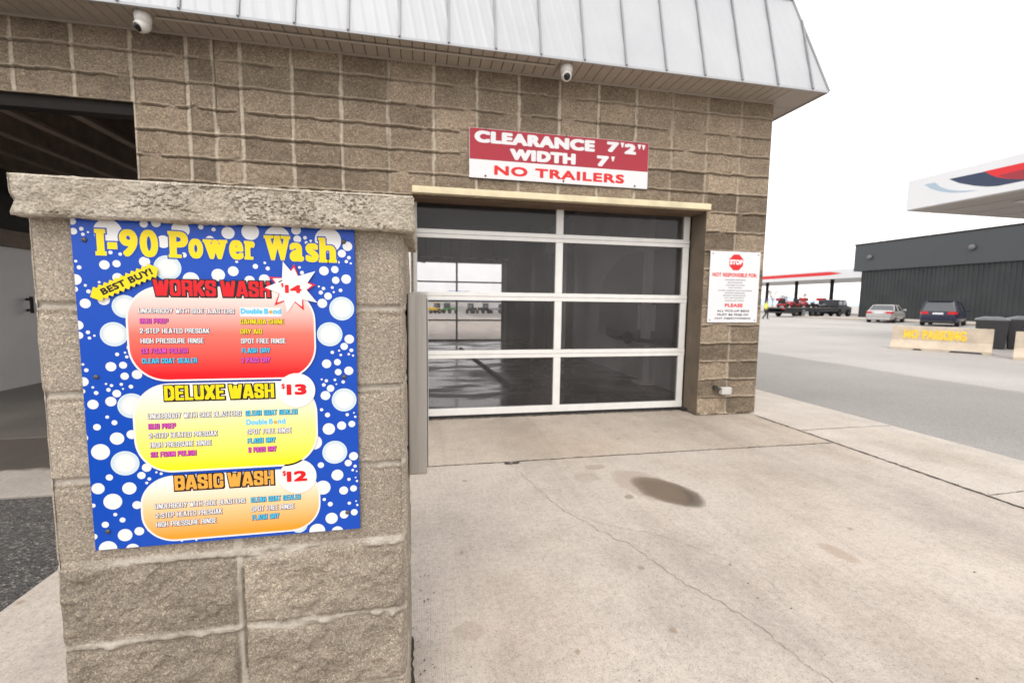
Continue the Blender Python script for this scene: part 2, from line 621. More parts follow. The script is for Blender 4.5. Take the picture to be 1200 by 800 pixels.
def mat_concrete(name, base, stains=(), broom=True, wet=None, rough=0.85):
    t = MT(name, rough, spec=0.3)
    b = tuple(base)
    n = t.noise(0.9, 6, 0.62)
    n2 = t.noise(4.5, 6, 0.7)
    c = t.ramp(t.math('ADD', t.math('MULTIPLY', n, 0.6), t.math('MULTIPLY', n2, 0.4)),
               [(0.3, tuple(x * 0.74 for x in b[:3]) + (1,)), (0.52, b), (0.72, tuple(min(1, x * 1.16) for x in b[:3]) + (1,))])
    # broad traffic darkening along the drive
    tr = t.noise(0.8, 3, 0.5, t.map((1.6, 0.22, 1)))
    c = t.mix(t.ramp(tr, [(0.5, 0.0), (0.72, 0.34)]), c, t.mix(1, c, (0.68, 0.66, 0.65, 1), 'MULTIPLY'))
    v = t.n('ShaderNodeSeparateColor', Color=t.voro(260, out='Color')).outputs[0]
    c = t.mix(1, c, t.ramp(v, [(0, 0.66), (0.15, 0.97), (0.8, 1.0), (1, 1.12)]), 'MULTIPLY')
    g2 = t.noise(38, 5, 0.75)
    c = t.mix(1, c, t.ramp(g2, [(0.3, 0.80), (0.5, 1.0), (0.7, 1.10)]), 'MULTIPLY')
    # tyre darkened wheel paths and fine broom streaks
    wp = t.noise(1.0, 4, 0.6, t.map((2.6, 0.16, 1), rot=(0, 0, R(9)), loc=(0.9, 0, 0)))
    c = t.mix(t.ramp(wp, [(0.50, 0.0), (0.66, 0.42)]), c, t.mix(1, c, (0.70, 0.69, 0.69, 1), 'MULTIPLY'))
    if broom:
        bs = t.noise(1.0, 3, 0.6, t.map((150, 2.2, 1)))
        c = t.mix(1, c, t.ramp(bs, [(0.35, 0.955), (0.65, 1.03)]), 'MULTIPLY')
    br = t.noise(0.75, 5, 0.62, t.map((1, 0.7, 1), loc=(5.2, 1.1, 0)))
    c = t.mix(t.ramp(br, [(0.50, 0.0), (0.68, 0.38)]), c, t.mix(1, c, (0.80, 0.70, 0.60, 1), 'MULTIPLY'))
    # little rust spots and drips
    sp_ = t.voro(3.4, t.map((1, 1, 0.0), loc=(3.1, 1.7, 0)))
    spn = t.math('ADD', sp_, t.math('MULTIPLY', t.noise(22, 3), 0.10))
    c = t.mix(t.ramp(spn, [(0.085, 0.6), (0.12, 0.0)]), c, (0.22, 0.15, 0.095, 1))
    for (x, y, rx, ry, ang, col, a) in stains:
        wob = t.n('ShaderNodeMix', data_type='VECTOR')
        nv = t.n('ShaderNodeTexNoise', Vector=t.coord(), Scale=5.0, Detail=4)
        wv = t.n('ShaderNodeVectorMath', operation='MULTIPLY_ADD')
        t.t.links.new(nv.outputs[1], wv.inputs[0])
        wv.inputs[1].default_value = (0.10, 0.10, 0)
        t.t.links.new(t.coord(), wv.inputs[2])
        s1 = t.n('ShaderNodeVectorMath', operation='SUBTRACT')
        t.t.links.new(wv.outputs[0], s1.inputs[0])
        s1.inputs[1].default_value = (x + 0.05, y + 0.05, 0)
        mp = t.n('ShaderNodeMapping', Rotation=(0, 0, -ang))
        t.t.links.new(s1.outputs[0], mp.inputs[0])
        mp2 = t.n('ShaderNodeMapping', Scale=(1 / rx, 1 / ry, 0))
        t.t.links.new(mp.outputs[0], mp2.inputs[0])
        ln = t.n('ShaderNodeVectorMath', operation='LENGTH')
        t.t.links.new(mp2.outputs[0], ln.inputs[0])
        c = t.mix(t.ramp(ln.outputs['Value'], [(0.62, a), (0.86, a * 0.8), (1.05, a * 0.15), (1.35, 0.0)]), c, col)
        t.t.nodes.remove(wob)
    rg = rough
    if wet is not None:
        sx = t.n('ShaderNodeSeparateXYZ', Vector=t.coord()).outputs[1]
        edge = t.math('ADD', sx, t.math('MULTIPLY', t.noise(2.0, 3), 0.35))
        mk = t.ramp(t.math('SUBTRACT', edge, wet), [(0.17, 0.0), (0.22, 1.0)])
        c = t.mix(mk, c, t.mix(1, c, (0.26, 0.25, 0.24, 1), 'MULTIPLY'))
        rg = t.math('MULTIPLY_ADD', mk, -0.5, rough)
        t.rough(rg)
    t.base(c)
    h = t.math('ADD', t.math('MULTIPLY', v, 0.5), t.noise(160, 3, 0.7))
    if broom:
        wv = t.n('ShaderNodeTexWave', Vector=t.map((1, 0.04, 1)), Scale=45, Distortion=2.5, Detail=2)
        wv.inputs['Detail Scale'].default_value = 2
        h = t.math('ADD', h, t.math('MULTIPLY', wv.outputs[1], 0.55))
    t.bump(h, 0.28, 0.004)
    return t.m


CONC = (0.455, 0.402, 0.355, 1)
STAINS = [(1.575, 2.56, 0.165, 0.275, R(23), (0.066, 0.048, 0.032, 1), 0.95),
          (1.50, 2.66, 0.19, 0.32, R(20), (0.24, 0.18, 0.13, 1), 0.42),
          (1.26, 3.03, 0.09, 0.05, 0, (0.25, 0.20, 0.15, 1), 0.5),
          (1.13, 2.86, 0.10, 0.09, 0.4, (0.28, 0.23, 0.18, 1), 0.4),
          (1.30, 2.52, 0.035, 0.025, 0.4, (0.18, 0.13, 0.09, 1), 0.6),
          (2.05, 1.75, 0.05, 0.10, 0.3, (0.27, 0.19, 0.13, 1), 0.4),
          (0.16, 1.55, 0.05, 0.06, 0.2, (0.26, 0.20, 0.15, 1), 0.3)]
M['drive'] = mat_concrete('driveway_concrete', CONC, STAINS)
M['apron'] = mat_concrete('tan_apron_concrete', (0.44, 0.378, 0.318, 1))
M['walk'] = mat_concrete('sidewalk_concrete', (0.475, 0.43, 0.385, 1), broom=False)
M['left_apron'] = mat_concrete('left_apron_concrete', (0.33, 0.295, 0.26, 1), wet=3.62)
M['joint'] = plain('joint_dirt', (0.055, 0.045, 0.036, 1), 0.95)
M['crack'] = plain('hairline_crack', (0.245, 0.208, 0.172, 1), 0.95)


def mat_asphalt():
    t = MT('asphalt_aggregate', 0.9, spec=0.3)
    v = t.n('ShaderNodeSeparateColor', Color=t.voro(120, out='Color')).outputs[0]
    c = t.ramp(v, [(0, (0.030, 0.028, 0.028, 1)), (0.6, (0.075, 0.07, 0.068, 1)), (0.9, (0.13, 0.12, 0.112, 1)), (1.0, (0.28, 0.26, 0.24, 1))])
    c = t.mix(t.ramp(t.noise(1.3, 4), [(0.4, 0.0), (0.8, 0.5)]), c, (0.13, 0.115, 0.10, 1))
    t.base(c)
    t.bump(t.math('ADD', t.voro(120), t.noise(60, 4)), 0.8, 0.012)
    return t.m


def mat_lot():
    t = MT('worn_parking_lot', 0.85, spec=0.35)
    n = t.noise(0.22, 6, 0.6)
    c = t.ramp(n, [(0.3, (0.32, 0.303, 0.29, 1)), (0.7, (0.41, 0.388, 0.37, 1))])
    st = t.noise(0.6, 4, 0.55, t.map((0.25, 1.2, 1), rot=(0, 0, R(35))))
    c = t.mix(t.ramp(st, [(0.5, 0.0), (0.75, 0.3)]), c, (0.25, 0.238, 0.228, 1))
    # a strip of darker, older paving along the sidewalk
    x = t.n('ShaderNodeSeparateXYZ', Vector=t.coord()).outputs[0]
    e = t.math('ADD', x, t.math('MULTIPLY', t.noise(0.7, 3), 0.7))
    k = t.math('MULTIPLY', t.ramp(t.math('MULTIPLY', e, 0.05), [(0.478, 1.0), (0.492, 0.0)]), t.ramp(t.math('MULTIPLY', e, 0.05), [(0.20, 0.0), (0.24, 1.0)]))
    c = t.mix(k, c, t.mix(1, c, (0.70, 0.70, 0.70, 1), 'MULTIPLY'))
    v = t.n('ShaderNodeSeparateColor', Color=t.voro(110, out='Color')).outputs[0]
    c = t.mix(1, c, t.ramp(v, [(0, 0.75), (0.6, 1.0), (1, 1.15)]), 'MULTIPLY')
    t.base(c)
    t.bump(t.noise(120, 3), 0.3, 0.006)
    return t.m


M['asphalt'] = mat_asphalt()
M['lot'] = mat_lot()


def mat_wetfloor():
    t = MT('wet_bay_floor', 0.3, spec=0.5)
    n = t.noise(1.6, 5, 0.6)
    t.base(t.ramp(n, [(0.3, (0.035, 0.032, 0.031, 1)), (0.7, (0.095, 0.088, 0.084, 1))]))
    p = t.noise(1.5, 4, 0.55, t.map((0.5, 1.4, 1), loc=(2.4, 0.3, 0)))
    t.rough(t.ramp(p, [(0.44, 0.13), (0.58, 0.5)]))
    t.bump(t.math('MULTIPLY', t.noise(70, 4), t.ramp(p, [(0.44, 0.03), (0.56, 1.0)])), 0.2, 0.004)
    return t.m


M['wetfloor'] = mat_wetfloor()
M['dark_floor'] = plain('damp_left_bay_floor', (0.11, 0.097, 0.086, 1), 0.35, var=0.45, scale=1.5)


def mat_steelroof():
    t = MT('pale_ribbed_metal', 0.42, spec=0.4)
    n = t.noise(2.2, 4)
    st = t.noise(3.0, 4, 0.6, t.map((9, 1, 0.6)))
    c = t.ramp(n, [(0.3, (0.405, 0.42, 0.445, 1)), (0.7, (0.445, 0.458, 0.482, 1))])
    c = t.mix(t.ramp(st, [(0.6, 0.0), (0.95, 0.07)]), c, (0.31, 0.305, 0.30, 1))
    t.base(c)
    return t.m


M['mansard'] = mat_steelroof()
M['seam'] = plain('seam_metal', (0.27, 0.275, 0.29, 1), 0.45)
M['soffit'] = plain('tan_vinyl_soffit', (0.40, 0.35, 0.30, 1), 0.6, var=0.08)
M['soffit_gap'] = plain('soffit_gap', (0.06, 0.05, 0.045, 1), 0.8)
M['wood'] = plain('weathered_cream_lintel', (0.70, 0.61, 0.41, 1), 0.6, var=0.2, scale=5)
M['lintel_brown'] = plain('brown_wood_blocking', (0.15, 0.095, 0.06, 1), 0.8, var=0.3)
M['alu'] = plain('white_door_aluminium', (0.70, 0.69, 0.67, 1), 0.4, var=0.07, scale=9)
M['rubber'] = plain('black_rubber', (0.015, 0.014, 0.014, 1), 0.75)
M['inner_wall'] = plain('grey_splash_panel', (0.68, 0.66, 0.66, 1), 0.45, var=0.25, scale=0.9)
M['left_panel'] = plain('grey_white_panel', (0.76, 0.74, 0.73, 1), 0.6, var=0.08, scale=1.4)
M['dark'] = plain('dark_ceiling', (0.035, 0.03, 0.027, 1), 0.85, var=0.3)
M['joist'] = plain('brown_joist', (0.23, 0.175, 0.135, 1), 0.8, var=0.3)
M['steel_dark'] = plain('dark_steel', (0.016, 0.013, 0.011, 1), 0.65, var=0.3, spec=0.15)
M['inner_dark'] = plain('dark_inner_panel', (0.16, 0.155, 0.155, 1), 0.45, var=0.25, scale=1.5)
M['jamb'] = plain('jamb_cement', (0.155, 0.12, 0.088, 1), 0.9, var=0.25, scale=4, bump=0.5)
M['ss'] = None


def mat_stainless():
    t = MT('brushed_stainless', 0.42, (0.42, 0.40, 0.375, 1), 0.75)
    n = t.noise(7, 5, 0.6, t.map((6, 6, 0.35)))
    t.base(t.ramp(n, [(0.3, (0.33, 0.31, 0.285, 1)), (0.7, (0.47, 0.445, 0.415, 1))]))
    t.rough(t.math('MULTIPLY_ADD', t.noise(60, 3, 0.6, t.map((1, 1, 0.04))), 0.2, 0.34))
    return t.m


M['ss'] = mat_stainless()


def mat_glass(name, tint, refl):
    mt = bpy.data.materials.new(name)
    mt.use_nodes = True
    t = mt.node_tree
    t.nodes.clear()
    o = t.nodes.new('ShaderNodeOutputMaterial')
    tr = t.nodes.new('ShaderNodeBsdfTransparent')
    tr.inputs[0].default_value = tint
    gl = t.nodes.new('ShaderNodeBsdfGlossy')
    gl.inputs['Roughness'].default_value = 0.06
    fr = t.nodes.new('ShaderNodeFresnel')
    fr.inputs[0].default_value = 1.36
    mu = t.nodes.new('ShaderNodeMath')
    mu.operation = 'MULTIPLY'
    mu.inputs[1].default_value = refl
    mxs = t.nodes.new('ShaderNodeMixShader')
    # greasy film on the pane
    tc = t.nodes.new('ShaderNodeTexCoord')
    nz = t.nodes.new('ShaderNodeTexNoise')
    nz.inputs['Scale'].default_value = 2.5
    nz.inputs['Detail'].default_value = 6
    rp = t.nodes.new('ShaderNodeValToRGB')
    rp.color_ramp.elements[0].position = 0.35
    rp.color_ramp.elements[0].color = (0.03, 0.03, 0.03, 1)
    rp.color_ramp.elements[1].position = 0.8
    rp.color_ramp.elements[1].color = (0.07, 0.07, 0.07, 1)
    df = t.nodes.new('ShaderNodeBsdfDiffuse')
    df.inputs[0].default_value = (0.42, 0.4, 0.4, 1)
    mx2 = t.nodes.new('ShaderNodeMixShader')
    L = t.links.new
    L(tc.outputs['Object'], nz.inputs['Vector'])
    L(nz.outputs[0], rp.inputs[0])
    L(fr.outputs[0], mu.inputs[0])
    L(mu.outputs[0], mxs.inputs[0])
    L(tr.outputs[0], mxs.inputs[1])
    L(gl.outputs[0], mxs.inputs[2])
    L(rp.outputs[0], mx2.inputs[0])
    L(mxs.outputs[0], mx2.inputs[1])
    L(df.outputs[0], mx2.inputs[2])
    L(mx2.outputs[0], o.inputs[0])
    return mt


M['pane'] = mat_glass('smoked_door_pane', (0.87, 0.86, 0.865, 1), 0.7)
M['pane_clear'] = mat_glass('clear_back_pane', (0.92, 0.92, 0.92, 1), 0.5)
M['white_pl'] = plain('white_plastic', (0.68, 0.66, 0.63, 1), 0.35, var=0.06)
M['lens'] = plain('black_lens', (0.008, 0.008, 0.01, 1), 0.1, var=0)
M['screw'] = plain('dark_screw', (0.10, 0.095, 0.09, 1), 0.4, 0.6)


def ink(name, rgb, rough=0.32):
    return plain(name, lin(*rgb), rough, var=0.025, scale=3, spec=0.4)


M['blue'] = ink('printed_blue', (0, 68, 172))
M['pwhite'] = ink('printed_white', (218, 218, 219))
M['pyellow'] = ink('printed_yellow', (228, 204, 6))
M['pblack'] = ink('printed_black', (18, 18, 24))
M['pred'] = ink('printed_red', (208, 10, 26))
M['pred2'] = ink('sign_crimson', (158, 32, 50))
M['sred'] = ink('sign_red', (205, 28, 28))
M['pcyan'] = ink('printed_cyan', (76, 188, 226))
M['pmag'] = ink('printed_magenta', (212, 78, 178))
M['porange'] = ink('printed_orange', (226, 158, 62))
M['pnavy'] = ink('printed_navy', (20, 20, 56))
M['pgold'] = ink('printed_gold', (206, 158, 60))
M['boardwhite'] = ink('white_sign_board', (216, 216, 219))
M['pgrey'] = ink('faded_grey_print', (120, 120, 126))


def mat_bubble():
    t = MT('printed_bubble', 0.32, spec=0.4)
    a = t.attr('rim')
    t.base(t.ramp(a, [(0.0, lin(218, 218, 219)), (0.55, lin(214, 217, 219)), (0.88, lin(186, 203, 212)), (1.0, lin(206, 216, 222))]))
    return t.m


M['bubble'] = mat_bubble()


def mat_gradprint(name, top, bot, mid=None):
    t = MT(name, 0.32, spec=0.4)
    g = t.n('ShaderNodeSeparateXYZ', Vector=t.t.nodes.new('ShaderNodeTexCoord').outputs['Generated']).outputs[2]
    st = [(0.05, lin(*bot)), (0.97, lin(*top))]
    if mid:
        st.insert(1, (0.5, lin(*mid)))
    t.base(t.ramp(g, st))
    return t.m


# ------------------------------------------------------------------ ground
def slab(name, mat, x0, x1, y0, y1, z1, z0=-0.22):
    return tag(box(name, mat, x0, x1, y0, y1, z0, z1, bevel=0.006), kind='structure')


WY = 4.324                      # face of the car wash wall
lot = MB().add([(-900, -900, -0.1), (2600, -900, -0.1), (2600, 2600, -0.1), (-900, 2600, -0.1)], [(0, 1, 2, 3)]).build('parking_lot', M['lot'])
tag(lot, kind='structure')


def ribbon(mb, pts, wid, z, mi=0, jit=0.006, step=0.03, seed=1):
    """thin wandering strip for a crack or an opened joint"""
    rg = random.Random(seed)
    P = []
    for (a, b) in zip(pts, pts[1:]):
        n = max(2, int(math.dist(a, b) / step))
        P += [(a[0] + (b[0] - a[0]) * i / n, a[1] + (b[1] - a[1]) * i / n) for i in range(n)]
    P.append(pts[-1])
    vs = []
    for i, p in enumerate(P):
        q = P[min(i + 1, len(P) - 1)]
        o = P[max(i - 1, 0)]
        dx, dy = q[0] - o[0], q[1] - o[1]
        l = math.hypot(dx, dy) or 1
        nx, ny = -dy / l, dx / l
        j = rg.uniform(-jit, jit)
        ww = wid * rg.uniform(0.35, 1.25) * (0.25 if i in (0, len(P) - 1) else 1)
        vs += [(p[0] + nx * (j - ww), p[1] + ny * (j - ww), z), (p[0] + nx * (j + ww), p[1] + ny * (j + ww), z)]
    mb.add(vs, [(2 * i, 2 * i + 2, 2 * i + 3, 2 * i + 1) for i in range(len(P) - 1)], mi)


d = MB().box(-1.65, 3.66, -7, 3.245, -0.22, 0, 0)
ribbon(d, [(-0.02, 3.25), (0.66, 3.245), (1.38, 3.255), (2.16, 3.25), (3.0, 3.24), (3.64, 3.235)], 0.006, 0.003, 1, 0.005, seed=3)
ribbon(d, [(-0.052, 1.15), (-0.048, 1.35), (-0.05, 1.56)], 0.008, 0.003, 1, 0.005, 0.02, seed=35)
ribbon(d, [(0.63, 3.22), (0.70, 2.92), (0.80, 2.45), (0.95, 2.13), (1.04, 1.98), (1.12, 1.70), (1.22, 1.49), (1.275, 1.34), (1.30, 1.18), (1.42, 0.8), (1.40, 0.2)], 0.0015, 0.003, 2, 0.012, 0.02, seed=5)
ribbon(d, [(0.80, 2.45), (1.0, 2.2), (1.25, 2.05), (1.5, 1.72), (1.52, 1.5)], 0.0009, 0.003, 2, 0.012, 0.02, seed=8)
ribbon(d, [(0.60, 3.24), (0.655, 3.2), (0.72, 3.235)], 0.022, 0.0035, 1, 0.008, 0.02, seed=9)
ribbon(d, [(3.655, 4.2), (3.66, 3.2), (3.655, 2.2), (3.66, 1.0), (3.655, -3)], 0.011, 0.004, 1, 0.006, seed=12)
tag(d.build('driveway', [M['drive'], M['joint'], M['crack']]), kind='structure')
ap = MB().box(-1.65, 3.66, 3.251, 4.66, -0.22, 0.0)
ribbon(ap, [(2.985, 4.57), (2.98, 4.31), (3.2, 4.305), (3.5, 4.31), (3.655, 4.305)], 0.014, 0.003, 1, 0.008, 0.02, seed=31)
ribbon(ap, [(-0.1, 4.555), (1.0, 4.56), (2.0, 4.553), (2.95, 4.56)], 0.010, 0.003, 1, 0.006, 0.03, seed=32)
ribbon(ap, [(-1.6, 4.30), (-0.8, 4.305), (-0.12, 4.30)], 0.012, 0.003, 1, 0.008, 0.02, seed=33)
tag(ap.build('apron', [M['apron'], M['joint']], bevel=0.0), kind='structure')
wk = MB().box(3.667, 4.80, -7, 16, -0.22, 0.0, 0)
for yy in (5.3, 3.62, 2.13, 0.6):
    ribbon(wk, [(3.68, yy), (4.2, yy + 0.01), (4.79, yy)], 0.004, 0.003, 1, 0.003, seed=int(yy * 10))
tag(wk.build('sidewalk', [M['walk'], M['joint']], bevel=0.0), kind='structure')
slab('asphalt_drive', M['asphalt'], -30, -1.656, -9, 3.172, -0.012)
slab('left_apron', M['left_apron'], -30, -1.656, 3.18, 4.5, 0.0)
slab('wash_bay_floor', M['wetfloor'], -0.95, 3.60, 4.666, 13.9, 0.0)
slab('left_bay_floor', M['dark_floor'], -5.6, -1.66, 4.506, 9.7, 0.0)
slab('left_rear_drive', M['walk'], -12, -1.2, 9.706, 13.9, -0.01)
slab('rear_drive', M['walk'], -6, 8, 13.91, 34, -0.02)
hl = MB()
pts = [(-600 + 90 * i, 2200 + 60 * math.sin(i * 1.3)) for i in range(36)]
hv = []
for i, (x, y) in enumerate(pts):
    hh = 20 + 26 * (0.5 + 0.5 * math.sin(i * 0.9)) + 14 * math.sin(i * 2.3 + 1)
    hv += [(x, y - 150, -1), (x, y, max(6, hh)), (x, y + 250, -1)]
hl.add(hv, [f for i in range(35) for f in ((3 * i, 3 * i + 3, 3 * i + 4, 3 * i + 1), (3 * i + 1, 3 * i + 4, 3 * i + 5, 3 * i + 2))])
tag(hl.build('hills', plain('hazed_blue_hills', (0.40, 0.47, 0.58, 1), 0.9, scale=0.01), smooth=True), kind='structure')  # distance haze is put into the pale blue hill colour

# ------------------------------------------------------------------ car wash building
bld = thing('car_wash_building', (0.0, WY, 0), 'brown split-face block car wash building with pale metal mansard roof and glazed bay door', 'building')
X0J, CW, CH = -3.166, 0.4074, 0.2032
ZTOP = 3.425
OPL, OPT = X0J + 2 * CW, 3.252 - 2 * CH          # left opening edge and head
DL, DR, DT = X0J + 7.5 * CW, 2.99, 3.252 - 5 * CH  # door opening
XR = 3.735
hj = [3.252 - k * CH for k in range(-1, 18)]
vj = [X0J + k * CW for k in range(-9, 17)] + [X0J + 3.5 * CW]
us = np.unique(np.round(np.concatenate([np.arange(-6.3, -4.1, 0.03), np.arange(-4.1, XR, 0.0095), [OPL, DL, DR, XR]]), 5))
vz = np.unique(np.round(np.concatenate([np.arange(-0.16, 2.2, 0.0085), np.arange(2.2, ZTOP, 0.0065), [OPT, DT, ZTOP]]), 5))
U, V = np.meshgrid(us, vz)
edge = np.minimum(1, (XR - U) / 0.02)
for e in (np.where((U < OPL) & (V < OPT), 0.0, np.maximum(U - OPL, V - OPT) / 0.012), np.where((U > DL) & (U < DR) & (V < DT), 0.0, np.maximum(np.maximum(DL - U, U - DR), V - DT) / 0.012)):
    edge = np.minimum(edge, np.clip(e, 0, 1))
h, mv, mh, tint = blockwork(U, V, vj, hj, 21, amp=0.0125, mort=0.0075, squeeze=0.0105, edge=edge, mv_w=0.0135)
tint = 0.5 + (tint - 0.5) * 0.9
# two control joints left open
cj = np.exp(-((U - (X0J + 3.5 * CW) - 0.004) / 0.005) ** 2) * sstep(2.6, 2.9, V) + np.exp(-((U - (X0J + 7 * CW)) / 0.004) ** 2)
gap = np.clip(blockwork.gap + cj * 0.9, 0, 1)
h = h - 0.012 * cj
mv = mv * (1 - np.clip(cj, 0, 1))
# one odd half column of darker block between bays, blotchy pillar at the right
tint = tint + np.where((U > X0J + 3 * CW) & (U < X0J + 3.5 * CW), -0.35, 0) + np.where((U > 2.99) & (V < 2.6), (hsh(np.searchsorted(np.sort(vj), U), np.searchsorted(np.sort(hj), V), 5) - 0.6) * 1.3, 0)
mv = np.where(U > 2.2, mv * 0.55, mv)
mv = np.where(U < -1.9, np.minimum(1, mv * 1.2), mv)
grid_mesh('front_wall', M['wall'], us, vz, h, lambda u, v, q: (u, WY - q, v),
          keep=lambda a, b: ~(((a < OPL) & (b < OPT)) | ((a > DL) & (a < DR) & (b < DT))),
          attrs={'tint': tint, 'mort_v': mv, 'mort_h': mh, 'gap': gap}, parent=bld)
# wall core behind the face, side, rear, partition
wc = MB()
wc.box(-6.3, OPL, WY + 0.012, 4.62, OPT + 0.003, ZTOP - 0.004)
wc.box(OPL + 0.003, DL - 0.003, WY + 0.012, 4.62, -0.16, ZTOP - 0.004)
wc.box(DL, DR, WY + 0.012, 4.62, DT + 0.003, ZTOP - 0.004)
wc.box(DR + 0.003, XR - 0.004, WY + 0.012, 4.62, -0.16, ZTOP - 0.004)
wc.build('wall_core', M['jamb'], bld)
for xx, nx in ((OPL, 1), (DL, 1), (DR, -1)):
    zt = OPT if xx == OPL else DT
    MB().add([(xx, WY - 0.001, -0.16), (xx, 4.63, -0.16), (xx, 4.63, zt), (xx, WY - 0.001, zt)], [(0, 1, 2, 3)]).build('jamb', M['jamb'], bld)
# side wall, full block face
us2 = np.arange(0, 9.72, 0.03)
vz2 = np.arange(-0.16, ZTOP, 0.03)
U2, V2 = np.meshgrid(us2, vz2)
h2, mv2, mh2, t2 = blockwork(U2, V2, [k * CW for k in range(25)], hj, 33, edge=np.minimum(1, U2 / 0.03))
grid_mesh('side_wall', M['wall'], us2, vz2, h2, lambda u, v, q: (XR + q, WY + u, v), attrs={'tint': t2, 'mort_v': mv2, 'mort_h': mh2}, parent=bld)
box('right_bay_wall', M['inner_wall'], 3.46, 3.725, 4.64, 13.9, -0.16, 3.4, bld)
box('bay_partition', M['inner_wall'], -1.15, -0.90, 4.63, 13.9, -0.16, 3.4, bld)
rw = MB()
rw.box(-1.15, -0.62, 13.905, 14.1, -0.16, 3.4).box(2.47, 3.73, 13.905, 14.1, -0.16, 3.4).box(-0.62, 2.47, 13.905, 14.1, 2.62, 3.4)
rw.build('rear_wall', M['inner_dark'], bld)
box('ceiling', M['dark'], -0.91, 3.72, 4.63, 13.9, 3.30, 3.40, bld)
box('left_bay_ceiling', M['dark'], -6.3, -0.915, 4.63, 9.6, 3.30, 3.40, bld)  # left bay cut short, its unseen rear left open to let sky light in
# left bay: pale panelled wall with a beam along its top, joists and steel lintel
lw = MB().box(-5.65, -5.42, 4.64, 9.6, 0.0, 1.88)
for yy in np.arange(5.2, 9.5, 1.22):
    lw.box(-5.421, -5.412, yy, yy + 0.012, 0.02, 1.87)
lw.build('left_bay_panel', M['left_panel'], bld)
box('panel_top_beam', M['joist'], -5.66, -5.38, 4.64, 9.6, 1.885, 2.10, bld)
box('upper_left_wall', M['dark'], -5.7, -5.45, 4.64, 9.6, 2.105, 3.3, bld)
hd = MB()
for zz in (1.04, 1.19):
    hd.tube((-5.42, 7.3, zz), (-5.36, 7.3, zz), 0.018)
hd.tube((-5.36, 7.3, 1.0), (-5.36, 7.3, 1.23), 0.02)
hd.build('door_handle', M['rubber'], bld)
box('steel_lintel', M['steel_dark'], -6.3, OPL + 0.001, WY + 0.03, WY + 0.14, OPT - 0.10, OPT - 0.002, bld, bevel=0.004)
for i in range(10):
    xx = -6.0 + i * 0.56
    jm = MB().box(xx, xx + 0.09, 4.7, 9.55, 2.90, 2.935).box(xx + 0.04, xx + 0.05, 4.7, 9.55, 2.935, 3.3)
    jm.build('ceiling_joist', M['joist'], bld)
box('cross_beam', M['joist'], -5.4, -1.2, 7.2, 7.32, 2.55, 2.66, bld)
box('cross_beam', M['joist'], -5.4, -1.2, 8.7, 8.9, 2.6, 2.85, bld)
ho = MB().box(-3.0, -2.0, 6.2, 6.75, 2.62, 2.80).tube((-3.05, 6.5, 2.7), (-2.0, 6.5, 2.58), 0.05)
ho.build('unit_heater', plain('dull_galvanised', (0.30, 0.27, 0.24, 1), 0.6), bld)

# cream lintel board over the bay door, brown blocking under it
MB().box(-0.107, 3.006, WY - 0.055, WY + 0.03, 2.243, 2.306).build('lintel', M['wood'], bld, bevel=0.006)
box('lintel_blocking', M['lintel_brown'], DL + 0.004, DR - 0.004, WY + 0.04, 4.60, 2.222, 2.2405, bld)
box('door_track', M['steel_dark'], 2.972, 2.986, 4.585, 4.66, 0.0, 2.222, bld)

# overhead door
GY = 4.60
door = bpy.data.objects.new('overhead_door', None)
link(door, bld)
door.location = (0, 0, 0)


def rail(z0, z1):
    m_ = MB()
    if z1 - z0 > 0.075:
        zm = z0 + (z1 - z0) * 0.48
        m_.box(-0.11, 2.968, GY - 0.022, GY + 0.024, z0, zm - 0.002)
        m_.box(-0.11, 2.968, GY - 0.024, GY + 0.024, zm + 0.002, z1)
        m_.box(-0.11, 2.968, GY - 0.012, GY + 0.02, zm - 0.002, zm + 0.002)
    else:
        m_.box(-0.11, 2.968, GY - 0.024, GY + 0.024, z0, z1)
    m_.build('door_rail', M['alu'], door, bevel=0.004)


ZR = [(0.035, 0.108), (0.642, 0.727), (1.253, 1.338), (1.880, 1.965), (2.50, 2.585)]
for z0, z1 in ZR:
    rail(z0, z1)
for (zl, zh) in zip(ZR, ZR[1:]):
    for x0, x1 in ((-0.110, -0.070), (1.385, 1.465), (2.893, 2.966)):
        box('door_stile', M['alu'], x0, x1, GY - 0.021, GY + 0.022, zl[1] - 0.002 + 0.003, zh[0] - 0.001, door, bevel=0.003)
    for x0, x1 in ((-0.069, 1.384), (1.466, 2.892)):
        MB().box(x0, x1, GY - 0.003, GY + 0.003, zl[1] + 0.001, zh[0] - 0.001).build('door_pane', M['pane'], door)
box('bottom_seal', M['rubber'], -0.11, 2.968, GY - 0.016, GY + 0.016, 0.001, 0.034, door)
MB().box(2.93, 3.02, 4.50, 4.57, 0.001, 0.035).build('rubber_stop', M['rubber'], bld, bevel=0.006)

# rear overhead door, dark frame
rd = MB()
for xx in (-0.50, 0.955, 2.385):
    rd.box(xx, xx + 0.055, 13.68, 13.73, 0.03, 2.95)
for zz in (0.0, 0.62, 1.21, 1.80, 2.40, 2.95):
    rd.box(-0.50, 2.44, 13.675, 13.735, zz, zz + 0.045)
rdo = rd.build('rear_door', M['steel_dark'], bld)
MB().box(-0.47, 2.41, 13.70, 13.706, 0.03, 2.95).build('rear_pane', M['pane_clear'], rdo)
rs = MB().box(2.45, 2.75, 13.2, 13.9, 0, 3.3).box(-0.89, -0.52, 13.2, 13.9, 0, 3.3).box(-0.89, 2.75, 13.4, 13.9, 2.42, 3.3)
rs.build('rear_door_surround', M['steel_dark'], bld)

